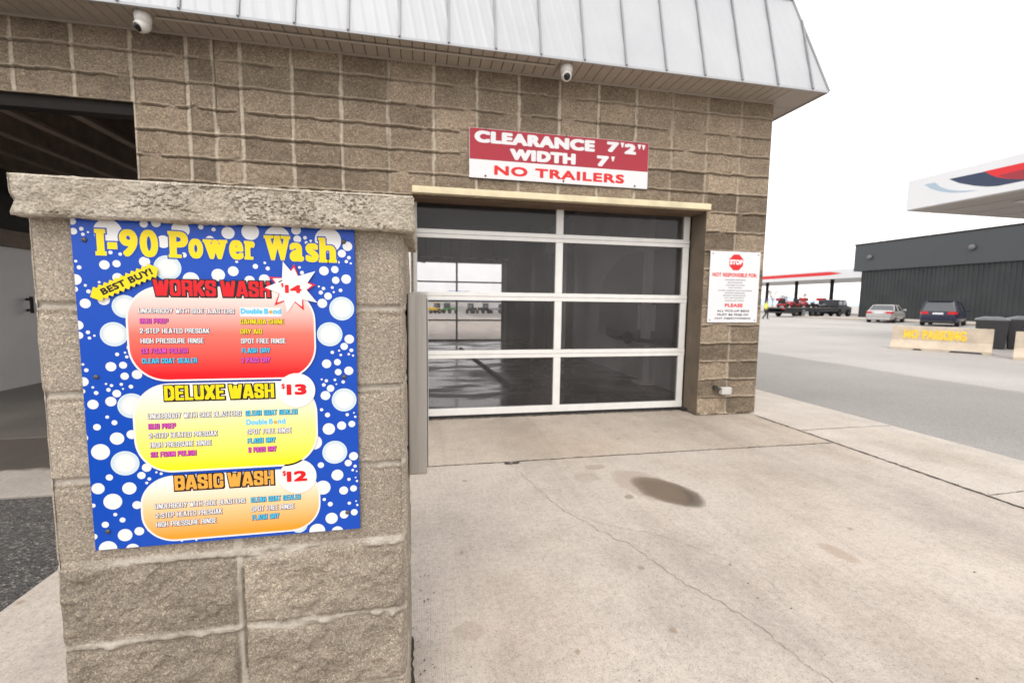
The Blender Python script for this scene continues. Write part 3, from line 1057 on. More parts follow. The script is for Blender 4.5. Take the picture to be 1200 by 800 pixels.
# hanging cloth curtain inside with ragged foot
cm = MB()
rg = random.Random(4)
x = -0.85
while x < 2.8:
    ww = rg.uniform(0.22, 0.42)
    zf = 2.36 + rg.uniform(-0.02, 0.05) + (-0.09 if rg.random() < 0.35 else 0)
    cm.prism([(x, 3.28), (x + ww - 0.012, 3.28), (x + ww - 0.012, zf + rg.uniform(-.03, .05)), (x + ww * 0.5, zf), (x, zf + rg.uniform(0, .05))],
             lambda a, b, q: (a, 12.2 + q, b), 0, 0.02)
    x += ww
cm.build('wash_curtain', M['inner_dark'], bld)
for x in (-0.1, 0.5, 1.05, 1.62, 2.0):
    box('curtain_hem', M['white_pl'], x, x + 0.32, 12.18, 12.195, 2.40, 2.42 + 0.03 * rg.random(), bld)
# wash arch, guide rails, added arch panel and hose on the right wall
ar = MB().box(2.62, 2.86, 10.3, 10.75, 0, 3.0).box(-0.8, -0.56, 10.3, 10.75, 0, 3.0).box(-0.8, 2.86, 10.35, 10.7, 2.72, 3.0)
ar.box(2.9, 3.1, 10.2, 10.5, 0, 2.4).box(3.16, 3.3, 9.4, 9.6, 0, 2.6)
ar.build('wash_arch', M['steel_dark'], bld, bevel=0.02)
gr_ = MB()
gr_.add([(1.20, 5.95, 0.004), (1.27, 5.95, 0.004), (0.95, 11.5, 0.004), (0.88, 11.5, 0.004), (1.20, 5.95, 0.03), (1.27, 5.95, 0.03), (0.95, 11.5, 0.03), (0.88, 11.5, 0.03)],
        [(0, 1, 2, 3), (4, 5, 6, 7), (0, 1, 5, 4), (1, 2, 6, 5), (2, 3, 7, 6), (3, 0, 4, 7)])
gr_.build('guide_rail', M['steel_dark'], bld)
arch_poly = [(5.35, 0.62), (8.3, 0.62)] + [(8.3 - 1.45 * (1 - math.cos(R(a))), 1.22 + 0.86 * math.sin(R(a))) for a in range(0, 91, 9)] + [(5.35, 2.02)]
MB().prism(arch_poly, lambda a, b, q: (3.455 - q, a, b), 0, 0.015).build('arch_reflection_panel', M['inner_dark'], bld)  # added dark arch, stands in for an arch reflected in the door panes
po = MB().box(3.30, 3.40, 6.15, 6.27, 0.0, 3.28).box(3.22, 3.45, 6.05, 6.37, 0.0, 0.03)
po.build('wall_post', M['inner_wall'], bld)
hs = MB().path([(3.40, 7.75, 0.78), (3.34, 7.6, 0.66), (3.30, 7.2, 0.64), (3.30, 6.4, 0.66), (3.30, 5.4, 0.70)], 0.03)
hs.lathe([(0.09, -0.05), (0.11, 0), (0.09, 0.05)], (3.32, 6.75, 0.67), (1, 0, 0), 14)
hs.build('hose_arm', M['rubber'], bld)
for yy in (6.42, 6.0):
    box('hung_cloth', M['white_pl'], 3.36, 3.39, yy, yy + 0.10, 0.82, 1.22, bld, bevel=0.01)

# mansard roof, soffit
EY, EX, RUN, ZE, ZM = 3.975, 4.075, 0.265, 3.425, 4.43
mr = MB()


def ribbed(mb, p_bot0, p_bot1, p_top0, p_top1, n_in, step=0.102, amp=0.004):
    """sheet between two edges with shallow pencil ribs"""
    L = (Vector(p_bot1) - Vector(p_bot0)).length
    n = int(L / (step / 4))
    vs, fs = [], []
    for i in range(n + 1):
        t = i / n
        o = Vector(n_in) * (amp * max(0.0, math.cos(2 * math.pi * t * L / step)) ** 3)
        vs += [Vector(p_bot0).lerp(Vector(p_bot1), t) + o, Vector(p_top0).lerp(Vector(p_top1), t) + o]
    fs = [(2 * i, 2 * i + 2, 2 * i + 3, 2 * i + 1) for i in range(n)]
    mb.add(vs, fs)


nrm = Vector((0, -(ZM - ZE), RUN)).normalized()
ribbed(mr, (-7.0, EY, ZE), (EX, EY, ZE), (-7.0, EY + RUN, ZM), (EX - RUN, EY + RUN, ZM), nrm)
mr.add([(EX, EY, ZE), (EX, 14.4, ZE), (EX - RUN, 14.4, ZM), (EX - RUN, EY + RUN, ZM)], [(0, 1, 2, 3)])
mr.build('mansard_roof', M['mansard'], bld, fixn=False)
tp = MB()
tp.add([(-7, EY + RUN, ZM + 0.02), (EX - RUN, EY + RUN, ZM + 0.02), (EX - RUN - 0.10, EY + RUN + 0.10, ZM + 0.40), (-7, EY + RUN + 0.10, ZM + 0.40)], [(0, 1, 2, 3)])
tp.add([(EX - RUN, EY + RUN, ZM + 0.02), (EX - RUN, 14.4, ZM + 0.02), (EX - RUN - 0.10, 14.4, ZM + 0.40), (EX - RUN - 0.10, EY + RUN + 0.10, ZM + 0.40)], [(0, 1, 2, 3)])
tp.add([(-7, EY + RUN + 0.10, ZM + 0.40), (EX - RUN - 0.10, EY + RUN + 0.10, ZM + 0.40), (EX - RUN - 0.10, 14.4, ZM + 0.40), (-7, 14.4, ZM + 0.40)], [(0, 1, 2, 3)])
tp.build('roof_cap', M['mansard'], bld, fixn=False)
sm = MB()
for k in range(-12, 12):
    xx = -0.191 + k * 0.4064
    if xx < -7 or xx > EX - 0.05: continue
    top = min(1.0, (EX - xx) / RUN * 1.0) if xx > EX - RUN else 1.0
    a = Vector((xx, EY, ZE - 0.004)) + nrm * 0.001
    b = Vector((xx, EY + RUN * top, ZE + (ZM - ZE) * top)) + nrm * 0.001
    q = Vector((1, 0, 0)) * 0.008
    o = nrm * 0.020
    sm.add([a - q, a + q, b + q, b - q, a - q + o, a + q + o, b + q + o, b - q + o],
           [(0, 1, 2, 3), (4, 5, 6, 7), (0, 1, 5, 4), (1, 2, 6, 5), (2, 3, 7, 6), (3, 0, 4, 7)])
hip0, hip1 = Vector((EX, EY, ZE)), Vector((EX - RUN, EY + RUN, ZM))
sm.tube(hip0, hip1, 0.014, 0.014, 8)
sm.tube((-7, EY + RUN - 0.008, ZM + 0.006), (EX - RUN, EY + RUN - 0.008, ZM + 0.006), 0.014, 0.014, 8)
sm.tube((EX - RUN, EY + RUN, ZM + 0.02), (EX - RUN - 0.10, EY + RUN + 0.10, ZM + 0.40), 0.012, 0.012, 8)
sm.build('standing_seams', M['seam'], bld)
sf = MB()
xx = -7.0
while xx < EX - 0.36:
    sf.box(xx + 0.0035, xx + 0.098, EY + 0.012, WY + 0.004, ZE - 0.004, ZE + 0.008)
    xx += 0.1016
yy = EY + 0.42
sf.box(XR + 0.006, EX - 0.012, EY + 0.012, yy, ZE - 0.0035, ZE + 0.008)
while yy < 14.3:
    sf.box(XR + 0.006, EX - 0.012, yy + 0.003, yy + 0.30, ZE - 0.004, ZE + 0.008)
    yy += 0.303
sf.build('soffit', M['soffit'], bld)
sg = MB().box(-7, EX - 0.01, EY + 0.01, WY + 0.02, ZE + 0.0085, ZE + 0.014).box(XR, EX - 0.01, WY + 0.02, 14.3, ZE + 0.0085, ZE + 0.014)
sg.build('soffit_backing', M['soffit_gap'], bld)
fz = MB().box(-7, EX, EY - 0.003, EY + 0.012, ZE - 0.016, ZE + 0.004).box(EX - 0.012, EX, EY + 0.012, 14.4, ZE - 0.016, ZE + 0.004)
fz.build('eave_trim', M['mansard'], bld)
fm = MB().box(-7, XR + 0.006, WY - 0.020, WY - 0.006, ZE - 0.022, ZE - 0.0045)
fm.build('soffit_moulding', M['soffit'], bld)
pc = MB().tube((-2.04, 4.10, ZE - 0.018), (1.19, 4.10, ZE - 0.018), 0.010, n=8)
pc.build('conduit', M['soffit'], bld)
cb = MB().path([(-0.135, WY - 0.02, 2.2), (-0.135, WY - 0.02, 0.2)], 0.012)
cb.build('jamb_conduit', M['white_pl'], bld)


# ------------------------------------------------------------------ soffit cameras
def sec_cam(x, y, look, label):
    t = thing('security_camera', (x, y, ZE - 0.004), label, 'camera', group='security cameras under the soffit')
    MB().lathe([(0.054, 0.0), (0.058, -0.02), (0.056, -0.055), (0.048, -0.078), (0.022, -0.088)], (x, y, ZE - 0.004), n=24).build('base', M['white_pl'], t, smooth=True)
    dv = Vector(look).normalized()
    c = Vector((x, y, ZE - 0.094))
    MB().lathe([(0.01, -0.050), (0.038, -0.036), (0.050, 0.0), (0.047, 0.031), (0.038, 0.050), (0.032, 0.053)], c, dv, 24).build('eyeball', M['white_pl'], t, smooth=True)
    MB().lathe([(0.030, 0.051), (0.031, 0.055), (0.023, 0.062), (0.005, 0.066)], c, dv, 20).build('lens', M['lens'], t, smooth=True)


sec_cam(-2.12, 4.085, (-0.35, -0.6, -0.55), 'white turret security camera under the soffit near the dark open bay, turned left')
sec_cam(1.30, 4.085, (-0.12, -0.8, -0.50), 'white turret security camera under the soffit above the red clearance sign')

# ------------------------------------------------------------------ block pier
PY, PXL, PXR, PD = 1.159, -0.8466, -0.056, 0.40
pier = thing('block_pier', ((PXL + PXR) / 2, PY + PD / 2, 0), 'tan split-face concrete block pier with rough cast cap beside the driveway', 'pier')
pj = [1.2244 - CH * k for k in range(0, 7)]
us = np.arange(PXL, PXR + 0.0001, (PXR - PXL) / 230)
vz = np.linspace(-0.06, 1.418, 420)
U, V = np.meshgrid(us, vz)
edge = np.clip(np.minimum(U - PXL, PXR - U) / 0.014, 0, 1) ** 0.5
h, mv, mh, tint = blockwork(U, V, [-0.4605], pj, 55, amp=0.005, mort=0.005, squeeze=0.006, edge=None)
low = sstep(0.622, 0.600, V) if False else 1 - sstep(0.600, 0.622, V)
rough = (fbm(U * 30, V * 30, 71, 5, 0.62) - 0.5) * 0.026 + (fbm(U * 8, V * 8, 72, 3) - 0.5) * 0.022
dj = np.min(np.abs(V[..., None] - np.array(pj)), -1)
dvv = np.abs(U + 0.4605)
body = sstep(0.004, 0.022, np.minimum(dj, dvv))
h = h * (1 - 0.55 * (1 - low)) + low * (rough + 0.006) * body
# smears of mortar run down over the lower blocks
smear = np.zeros_like(U)
for zj in (0.6148, 0.4116, 0.2084):
    lo = 0.005 + 0.042 * fbm(U * 9 + zj * 90, U * 0 + zj, 81, 4, 0.6) ** 2.0
    smear = np.maximum(smear, (1 - sstep(lo * 0.75, lo, zj + 0.004 - V)) * (V < zj + 0.007) * sstep(0.0, 0.012, zj + 0.008 - V))
    jig = fbm(U * 6 + 3 * zj, V * 0 + 9, 85, 2)
    smear = smear * np.where(np.abs(V - zj) < 0.045, sstep(0.28, 0.42, jig) * 0.8 + 0.2, 1)
h = h * (1 - 0.75 * smear) + 0.0045 * smear * (0.7 + 0.6 * fbm(U * 45, V * 45, 83, 3))
vert = (1 - sstep(0.004, 0.008, np.abs(U + 0.4605 + (fbm(V * 12, V * 0, 86, 2) - .5) * 0.006))) * (V < 0.68)
mh = np.clip(np.maximum(mh * 0.9, smear), 0, 1)
mv = np.clip(np.where(V > 0.68, 0, np.maximum(mv, vert * sstep(0.3, 0.5, fbm(V * 14, V * 0 + 3, 87, 2)))), 0, 1)
upj = (1 - sstep(0.0045, 0.0085, dj + 0.003 * (fbm(U * 30, V * 30, 91, 3) - 0.5))) * (V > 0.65)
h = h * (1 - upj) - 0.006 * upj
mh = np.maximum(mh * (V < 0.65), upj * 0.95)
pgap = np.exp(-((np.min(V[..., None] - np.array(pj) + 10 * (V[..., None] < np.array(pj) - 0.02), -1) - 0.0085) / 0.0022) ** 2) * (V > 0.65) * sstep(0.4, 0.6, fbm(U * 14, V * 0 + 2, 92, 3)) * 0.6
tint = tint * 0.7 + np.where(V > 0.615, 0.28, 0.0) + 0.05
tint = np.where((U < -0.46) & (V < 0.6) & (V > 0.41), tint - 0.30, tint) + low * (fbm(U * 7, V * 9, 93, 4) - 0.5) * 0.9
h = h - 0.016 * np.exp(-((U + 0.4545) / 0.0028) ** 2) * (V < 0.6) * sstep(0.38, 0.52, fbm(V * 9, V * 0 + 5, 88, 3))
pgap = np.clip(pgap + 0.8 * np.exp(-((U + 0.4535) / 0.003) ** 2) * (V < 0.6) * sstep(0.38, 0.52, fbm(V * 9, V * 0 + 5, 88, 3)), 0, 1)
h = h * edge - 0.006 * (1 - edge)
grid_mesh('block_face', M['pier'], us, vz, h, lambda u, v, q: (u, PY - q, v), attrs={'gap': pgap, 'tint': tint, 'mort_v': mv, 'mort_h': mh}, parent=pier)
us3 = np.linspace(0, PD, 90)
vz3 = np.linspace(-0.06, 1.418, 300)
U3, V3 = np.meshgrid(us3, vz3)
e3 = np.clip(np.minimum(U3, PD - U3) / 0.014, 0, 1) ** 0.5
for nm, xx, sg_ in (('block_side', PXR, 1), ('block_side', PXL, -1)):
    h3, mv3, mh3, t3 = blockwork(U3, V3, [0.2], pj, 61 + sg_, amp=0.004, mort=0.007, squeeze=0.003)
    h3 = (h3 + 0.004 * np.exp(-((U3 - 0.012) / 0.012) ** 2) * fbm(V3 * 30, U3 * 9, 66, 4) * sstep(0.35, 0.5, fbm(V3 * 5, V3 * 0, 67, 2))) * e3 - 0.006 * (1 - e3)
    grid_mesh(nm, M['pier'], us3, vz3, h3, (lambda u, v, q, xx=xx, sg_=sg_: (xx + sg_ * q, PY + u, v)),
              attrs={'tint': t3 * 0.6 + 0.3, 'mort_v': mv3, 'mort_h': mh3}, parent=pier)
MB().box(PXL + 0.006, PXR - 0.006, PY + 0.008, PY + PD, -0.06, 1.418).build('block_core', M['pier'], pier)
# cap: rough cast block, broken left end
bm = bmesh.new()
CX0, CX1, CY0, CY1, CZ0, CZ1 = -0.848, -0.026, 1.118, 1.60, 1.412, 1.498
cap_mb = MB()
nx_, ny_, nz_ = 210, 70, 26


def cap_face(org, a, b, n, na, nb, seed):
    A, B = np.meshgrid(np.linspace(0, 1, na), np.linspace(0, 1, nb))
    org, a, b, n = map(np.array, (org, a, b, n))
    la, lb = np.linalg.norm(a), np.linalg.norm(b)
    P = org + A[..., None] * a + B[..., None] * b
    s1, s2 = A * la, B * lb
    ed = np.minimum(np.minimum(A, 1 - A) * la, np.minimum(B, 1 - B) * lb)
    e = np.clip(ed / 0.005, 0, 1) ** 0.5
    hh = (fbm(s1 * 40, s2 * 40, seed, 5, 0.6) - 0.5) * 0.010 + (fbm(s1 * 9, s2 * 9, seed + 1, 3) - 0.5) * 0.008
    pit = sstep(0.55, 0.66, fbm(s1 * 150, s2 * 240, seed + 2, 4, 0.6)) * (0.25 + 0.75 * sstep(0.45, 0.58, fbm(s1 * 13 + 4, s2 * 22, seed + 3, 3)))
    hh = hh - 0.005 * pit
    hh = hh * e - 0.005 * (1 - e)
    return P + hh[..., None] * n, e


cap_parts = []
LX, LY, LZ = CX1 - CX0, CY1 - CY0, CZ1 - CZ0
for (o_, a_, b_, n_, na, nb, sd_) in (((CX0, CY0, CZ0), (LX, 0, 0), (0, 0, LZ), (0, -1, 0), 620, 76, 101),
                                     ((CX0, CY0, CZ1), (LX, 0, 0), (0, LY, 0), (0, 0, 1), 200, 80, 103),
                                     ((CX0, CY1, CZ0), (LX, 0, 0), (0, -LY, 0), (0, 0, -1), 120, 60, 105),
                                     ((CX1, CY0, CZ0), (0, LY, 0), (0, 0, LZ), (1, 0, 0), 90, 30, 107),
                                     ((CX0, CY1, CZ0), (0, -LY, 0), (0, 0, LZ), (-1, 0, 0), 90, 30, 109),
                                     ((CX1, CY1, CZ0), (-LX, 0, 0), (0, 0, LZ), (0, 1, 0), 90, 20, 111)):
    P, e = cap_face(o_, a_, b_, n_, na, nb, sd_)
    # crumbled left end
    dx = np.clip(1 - (P[..., 0] - CX0) / 0.10, 0, 1)
    dz = np.exp(-((P[..., 2] - 1.440) / 0.013) ** 2)
    P[..., 0] += 0.004 * dz * dx * (0.4 + fbm(P[..., 1] * 30, P[..., 2] * 60, 120, 3))
    P[..., 1] += 0.007 * dz * dx ** 1.5 * (0.3 + fbm(P[..., 0] * 50, P[..., 2] * 80, 125, 3)) * (P[..., 1] < CY0 + 0.05)
    P[..., 2] += (fbm(P[..., 0] * 10, P[..., 1] * 10, 122, 3) - 0.5) * 0.004
    P[..., 0] += (fbm(P[..., 1] * 20, P[..., 2] * 40, 123, 3) - 0.5) * 0.005
    k = len(cap_mb.v)
    cap_mb.v += [tuple(q) for q in P.reshape(-1, 3)]
    for j in range(nb - 1):
        for i in range(na - 1):
            cap_mb.f.append((k + j * na + i, k + j * na + i + 1, k + (j + 1) * na + i + 1, k + (j + 1) * na + i))
cap_mb.mi = [0] * len(cap_mb.f)
cap_mb.build('cap', M['cap'], pier, smooth=True, fixn=False)
bm.free()

# ------------------------------------------------------------------ metal cabinet on the pier's side
cab = thing('metal_cabinet', (-0.022, 1.43, 0.72), 'narrow brushed stainless cabinet fixed to the side of the block pier', 'cabinet')
MB().box(-0.050, 0.006, 1.33, 1.53, 0.712, 1.266).build('shell', M['ss'], cab, bevel=0.004)
MB().box(-0.049, 0.012, 1.531, 1.537, 0.705, 1.272).build('back_flange', M['white_pl'], cab)
MB().box(0.0065, 0.0085, 1.340, 1.362, 0.73, 1.25).build('side_gasket', M['rubber'], cab)
MB().box(-0.058, -0.051, 1.36, 1.50, 0.78, 1.20).build('mounting_plate', M['screw'], cab)

# ------------------------------------------------------------------ menu sign
SU0, SV0, SW, SH = -0.759, 0.652, 0.591, 0.763
SY = PY - 0.013
BUBBLES = [(0.0044,0.7556,0.0074),(0.0054,0.7341,0.0071),(0.0207,0.7401,0.0043),(0.0229,0.7283,0.0035),(0.0327,0.7333,0.0023),(0.0704,0.7357,0.0278),(0.1412,0.7561,0.0081),(0.1656,0.7597,0.0097),(0.2141,0.7465,0.0185),(0.2557,0.7545,0.0054),(0.2761,0.7628,0.0027),(0.2818,0.7499,0.0043),(0.3118,0.7432,0.0138),(0.2732,0.7261,0.009),(0.1778,0.7181,0.014),(0.0727,0.6906,0.0042),(0.0915,0.6874,0.0036),(0.2179,0.6896,0.0058),(0.0595,0.6629,0.0101),(0.0831,0.6661,0.008),(0.1383,0.6721,0.0111),(0.1833,0.6597,0.0281),(0.2871,0.646,0.0142),(0.2298,0.6335,0.0173),(0.0056,0.6694,0.003),(0.011,0.656,0.0045),(0.0022,0.6293,0.0118),(0.0832,0.6352,0.0102),(0.0201,0.6168,0.003),(0.0471,0.6243,0.0027),(-0.0005,0.608,0.0063),(0.0254,0.6035,0.0044),(0.0175,0.5768,0.0106),(0.0535,0.5855,0.0119),(0.0936,0.5708,0.0258),(-0.0057,0.5675,0.0058),(0.359,0.7476,0.0188),(0.4171,0.7354,0.0282),(0.459,0.7562,0.0108),(0.4612,0.735,0.0086),(0.4785,0.7389,0.0042),(0.481,0.7278,0.0035),(0.4911,0.7321,0.0029),(0.5304,0.735,0.03),(0.5748,0.7222,0.0112),(0.5614,0.7042,0.0094),(0.5776,0.6948,0.0044),(0.5715,0.6853,0.004),(0.5817,0.6813,0.0026),(0.5527,0.683,0.0035),(0.549,0.6939,0.0024),(0.5193,0.6614,0.0109),(0.5444,0.6652,0.0086),(0.5702,0.6426,0.0113),(0.5458,0.6393,0.0087),(0.464,0.6683,0.0031),(0.4694,0.6557,0.0046),(0.3671,0.668,0.0058),(0.3879,0.6768,0.003),(0.3937,0.6639,0.0047),(0.3191,0.6554,0.0114),(0.3534,0.6345,0.0112),(0.3856,0.6379,0.0118),(0.3274,0.6781,0.0033),(0.5066,0.6234,0.0025),(0.5172,0.6189,0.0041),(0.5107,0.6088,0.0049),(0.5375,0.6215,0.0035),(0.5406,0.6104,0.0026),(0.5565,0.6149,0.0044),(0.5272,0.6005,0.0088),(0.5136,0.5827,0.0112),(0.5585,0.5701,0.029),(0.5289,0.5067,0.0297),(0.5745,0.4944,0.0113),(0.5621,0.4764,0.0088),(0.5338,0.4618,0.0042),(0.5498,0.4658,0.0026),(0.5536,0.455,0.0032),(0.5726,0.4568,0.0032),(0.5788,0.4666,0.0046),(0.5826,0.4532,0.0026),(0.5199,0.4333,0.0109),(0.5452,0.4371,0.008),(0.5466,0.412,0.008),(0.5717,0.4149,0.0107),(0.4715,0.4267,0.0031),(0.5074,0.3945,0.0024),(0.5181,0.3907,0.004),(0.5119,0.3805,0.0044),(0.5382,0.3927,0.0034),(0.5415,0.3818,0.002),(0.5578,0.387,0.0042),(0.5276,0.3713,0.0088),(0.5152,0.3535,0.0114),(0.5592,0.341,0.0294),(0.5051,0.3177,0.004),(0.5188,0.304,0.006),(0.5658,0.3029,0.0041),(0.5818,0.3071,0.002),(0.5849,0.2968,0.0029),(0.5211,0.268,0.0147),(0.5517,0.2752,0.0108),(0.5763,0.2785,0.0082),(0.4861,0.235,0.018),(0.5339,0.2071,0.0297),(0.5788,0.1942,0.0109),(0.5656,0.177,0.0086),(0.4999,0.1756,0.0075),(0.582,0.1678,0.0041),(0.576,0.1578,0.0033),(0.5859,0.154,0.0021),(0.5387,0.1471,0.0143),(0.5664,0.1339,0.0041),(0.5827,0.1378,0.0021),(0.5858,0.1281,0.0029),(0.5032,0.1165,0.0183),(0.553,0.1053,0.0107),(0.5771,0.109,0.0083),(0.5057,0.0851,0.0041),(0.5197,0.0717,0.0061),(0.566,0.0705,0.0042),(0.5827,0.0747,0.0021),(0.5855,0.0639,0.0029),(0.5221,0.0336,0.0148),(0.5529,0.0412,0.0106),(0.5776,0.0452,0.0084),(0.4869,0.0031,0.019),(0.444,0.0227,0.0201),(0.5353,-0.0035,0.0145),(0.0009,0.5282,0.0101),(0.001,0.5055,0.0081),(0.0184,0.5124,0.0041),(0.0206,0.4994,0.0034),(0.0304,0.5048,0.0025),(0.0685,0.5079,0.0275),(0.0986,0.4776,0.007),(0.072,0.4621,0.0041),(0.0878,0.4658,0.0024),(0.0907,0.4561,0.0035),(0.0582,0.434,0.0107),(0.0823,0.437,0.008),(0.0839,0.4116,0.0084),(0.1089,0.415,0.0105),(0.0042,0.44,0.0027),(0.0098,0.4268,0.0044),(0.0026,0.4007,0.0102),(-0.0005,0.3788,0.0054),(0.0198,0.3873,0.0027),(0.0255,0.3743,0.0045),(0.0461,0.3946,0.0024),(0.0566,0.3906,0.0035),(0.0501,0.3807,0.0045),(0.0761,0.3929,0.0035),(0.079,0.3822,0.0021),(0.095,0.387,0.0046),(0.0658,0.3717,0.0087),(0.0177,0.3479,0.011),(0.0532,0.3535,0.0111),(0.0942,0.3422,0.029),(0.0437,0.3177,0.0038),(0.0572,0.304,0.0059),(0.0222,0.295,0.0076),(-0.0032,0.3379,0.0051),(0.0602,0.2664,0.0144),(0.0903,0.2744,0.0106),(0.0255,0.2365,0.0187),(0.0729,0.2067,0.0291),(-0.0042,0.2709,0.0077),(0.116,0.1936,0.01),(0.1042,0.1754,0.0086),(0.0392,0.175,0.0074),(0.1199,0.1659,0.004),(0.114,0.1565,0.0032),(0.1352,0.181,0.0025),(0.1451,0.177,0.0033),(0.0151,0.1499,0.0132),(0.0778,0.1459,0.0146),(0.0426,0.1164,0.019),(0.0028,0.1101,0.0049),(0.0912,0.1042,0.0097),(0.0457,0.0848,0.0042),(0.0595,0.0704,0.0061),(0.0241,0.0619,0.0074),(0.0626,0.0329,0.015),(0.0922,0.0397,0.0101),(0.1157,0.0429,0.0073),(-0.0002,0.035,0.007),(0.0261,0.0027,0.0188),(0.076,-0.0042,0.0144),(0.1612,0.0132,0.0041),(0.1803,0.008,0.003),(0.2003,0.0106,0.003),(0.2113,0.006,0.0023),(0.2559,0.0044,0.0114),(0.2887,0.0063,0.0141),(0.3326,0.0143,0.0146),(0.3656,0.0058,0.0138),(0.3894,0.0071,0.0099),(0.4367,0.0085,0.0171)]
TITLE = [('I', 0.0445, 0.6832, 0.066, 0.7413), ('-', 0.0679, 0.6979, 0.0873, 0.7132), ('9', 0.0913, 0.6822, 0.1276, 0.7429), ('0', 0.1311, 0.6823, 0.1678, 0.7436), ('P', 0.1899, 0.6827, 0.2285, 0.7426), ('o', 0.2282, 0.6823, 0.2586, 0.7277), ('w', 0.2599, 0.682, 0.3081, 0.7269), ('e', 0.3126, 0.6823, 0.3432, 0.7277), ('r', 0.3464, 0.6834, 0.368, 0.7267), ('W', 0.3893, 0.6825, 0.4443, 0.7415), ('a', 0.4432, 0.6819, 0.4752, 0.7266), ('s', 0.4787, 0.6814, 0.5085, 0.7268), ('h', 0.51, 0.6815, 0.5481, 0.741)]
ROWS = {'works': [('UNDERBODY WITH SIDE BLASTERS', 'white', 0.1213, 0.5561, 0.3191, 0.5675), ('BUG PREP', 'magenta', 0.123, 0.5329, 0.18, 0.5442), ('2-STEP HEATED PRESOAK', 'white', 0.122, 0.51, 0.2643, 0.5218), ('HIGH PRESSURE RINSE', 'white', 0.1221, 0.4868, 0.2514, 0.4988), ('3X FOAM POLISH', 'magenta', 0.1219, 0.4636, 0.2172, 0.4756), ('CLEAR COAT SEALER', 'cyan', 0.1222, 0.4405, 0.2355, 0.4524), ('CARNUBA SHINE', 'yellow', 0.3301, 0.5315, 0.426, 0.5438), ('DRY AID', 'yellow', 0.3301, 0.5081, 0.3772, 0.5201), ('SPOT FREE RINSE', 'white', 0.3301, 0.4853, 0.4286, 0.4975), ('FLASH DRY', 'cyan', 0.3309, 0.4626, 0.3933, 0.4746), ('2 PASS DRY', 'magenta', 0.33, 0.4394, 0.3925, 0.4519)], 'deluxe': [('UNDERBODY WITH SIDE BLASTERS', 'white', 0.1259, 0.3098, 0.3234, 0.323), ('BUG PREP', 'magenta', 0.126, 0.2859, 0.1824, 0.2987), ('2-STEP HEATED PRESOAK', 'white', 0.1257, 0.2639, 0.2695, 0.2764), ('HIGH PRESSURE RINSE', 'white', 0.1266, 0.2413, 0.256, 0.2538), ('3X FOAM POLISH', 'magenta', 0.1271, 0.2184, 0.2223, 0.231), ('CLEAR COAT SEALER', 'cyan', 0.333, 0.3098, 0.4495, 0.3226), ('SPOT FREE RINSE', 'white', 0.3347, 0.2637, 0.4343, 0.2766), ('FLASH DRY', 'cyan', 0.3347, 0.2411, 0.3973, 0.254), ('2 PASS DRY', 'magenta', 0.3358, 0.2184, 0.3985, 0.2314)], 'basic': [('UNDERBODY WITH SIDE BLASTERS', 'white', 0.1281, 0.0914, 0.3238, 0.1042), ('2-STEP HEATED PRESOAK', 'white', 0.1287, 0.0687, 0.271, 0.0816), ('HIGH PRESSURE RINSE', 'white', 0.1283, 0.0463, 0.2577, 0.0593), ('CLEAR COAT SEALER', 'cyan', 0.3358, 0.0911, 0.45, 0.1043), ('SPOT FREE RINSE', 'white', 0.3362, 0.0676, 0.4346, 0.0809), ('FLASH DRY', 'cyan', 0.3369, 0.0455, 0.3987, 0.0589)]}
BOND = {'works': (0.3329, 0.5562, 0.4209, 0.5684), 'deluxe': (0.3337, 0.2867, 0.4217, 0.3006)}
HEAD = {'works': (0.1542, 0.596, 0.3979, 0.633), 'deluxe': (0.1624, 0.3525, 0.3981, 0.3874), 'basic': (0.1721, 0.1341, 0.3897, 0.1703)}
sign = thing('wash_menu_sign', (SU0 + SW / 2, SY, SV0), 'blue bubble printed wash price board screwed to the block pier', 'sign')
MB().box(SU0, SU0 + SW, SY, SY + 0.006, SV0, SV0 + SH).build('board', M['blue'], sign, bevel=0.001)
sfn = lambda u, v, l: (SU0 + u, SY - l, SV0 + v)
LF = 0.00014
# bubbles: printed discs; the large ones have a clear rim
bv, bf, rim = [], [], []
for i, (u, v, r) in enumerate(b for b in BUBBLES if not (b[1] < 0.02 and 0.24 < b[0] < 0.47)):
    inside = u - r > 0.001 and u + r < SW - 0.001 and v - r > 0.001 and v + r < SH - 0.001
    lift = LF * (0.6 + 0.009 * i)
    if inside:
        n = 40
        k = len(bv)
        for rr, rv in ((0.01, 0.0), (0.6, 0.5), (0.85, 0.85), (1.0, 1.0)):
            for q in range(n):
                bv.append(sfn(u + r * rr * math.cos(2 * math.pi * q / n), v + r * rr * math.sin(2 * math.pi * q / n), lift))
                rim.append(rv if r > 0.02 else 0.0)
        for ring in range(3):
            for q in range(n):
                q2 = (q + 1) % n
                bf.append((k + ring * n + q, k + (ring + 1) * n + q, k + (ring + 1) * n + q2, k + ring * n + q2))
        bf.append(tuple(range(k, k + n)))
    else:
        pp = clip_poly(circle(u, v, r), 0.001, 0.001, SW - 0.001, SH - 0.001)
        if len(pp) > 2:
            k = len(bv)
            bv += [sfn(a, b, lift) for a, b in pp]
            rim += [0.0] * len(pp)
            bf.append(tuple(range(k, k + len(pp))))
mb = MB()
mb.v, mb.f, mb.mi = bv, bf, [0] * len(bf)
bo = mb.build('printed_bubbles', M['bubble'], sign, fixn=False)
at = bo.data.attributes.new('rim', 'FLOAT', 'POINT')
at.data.foreach_set('value', rim)
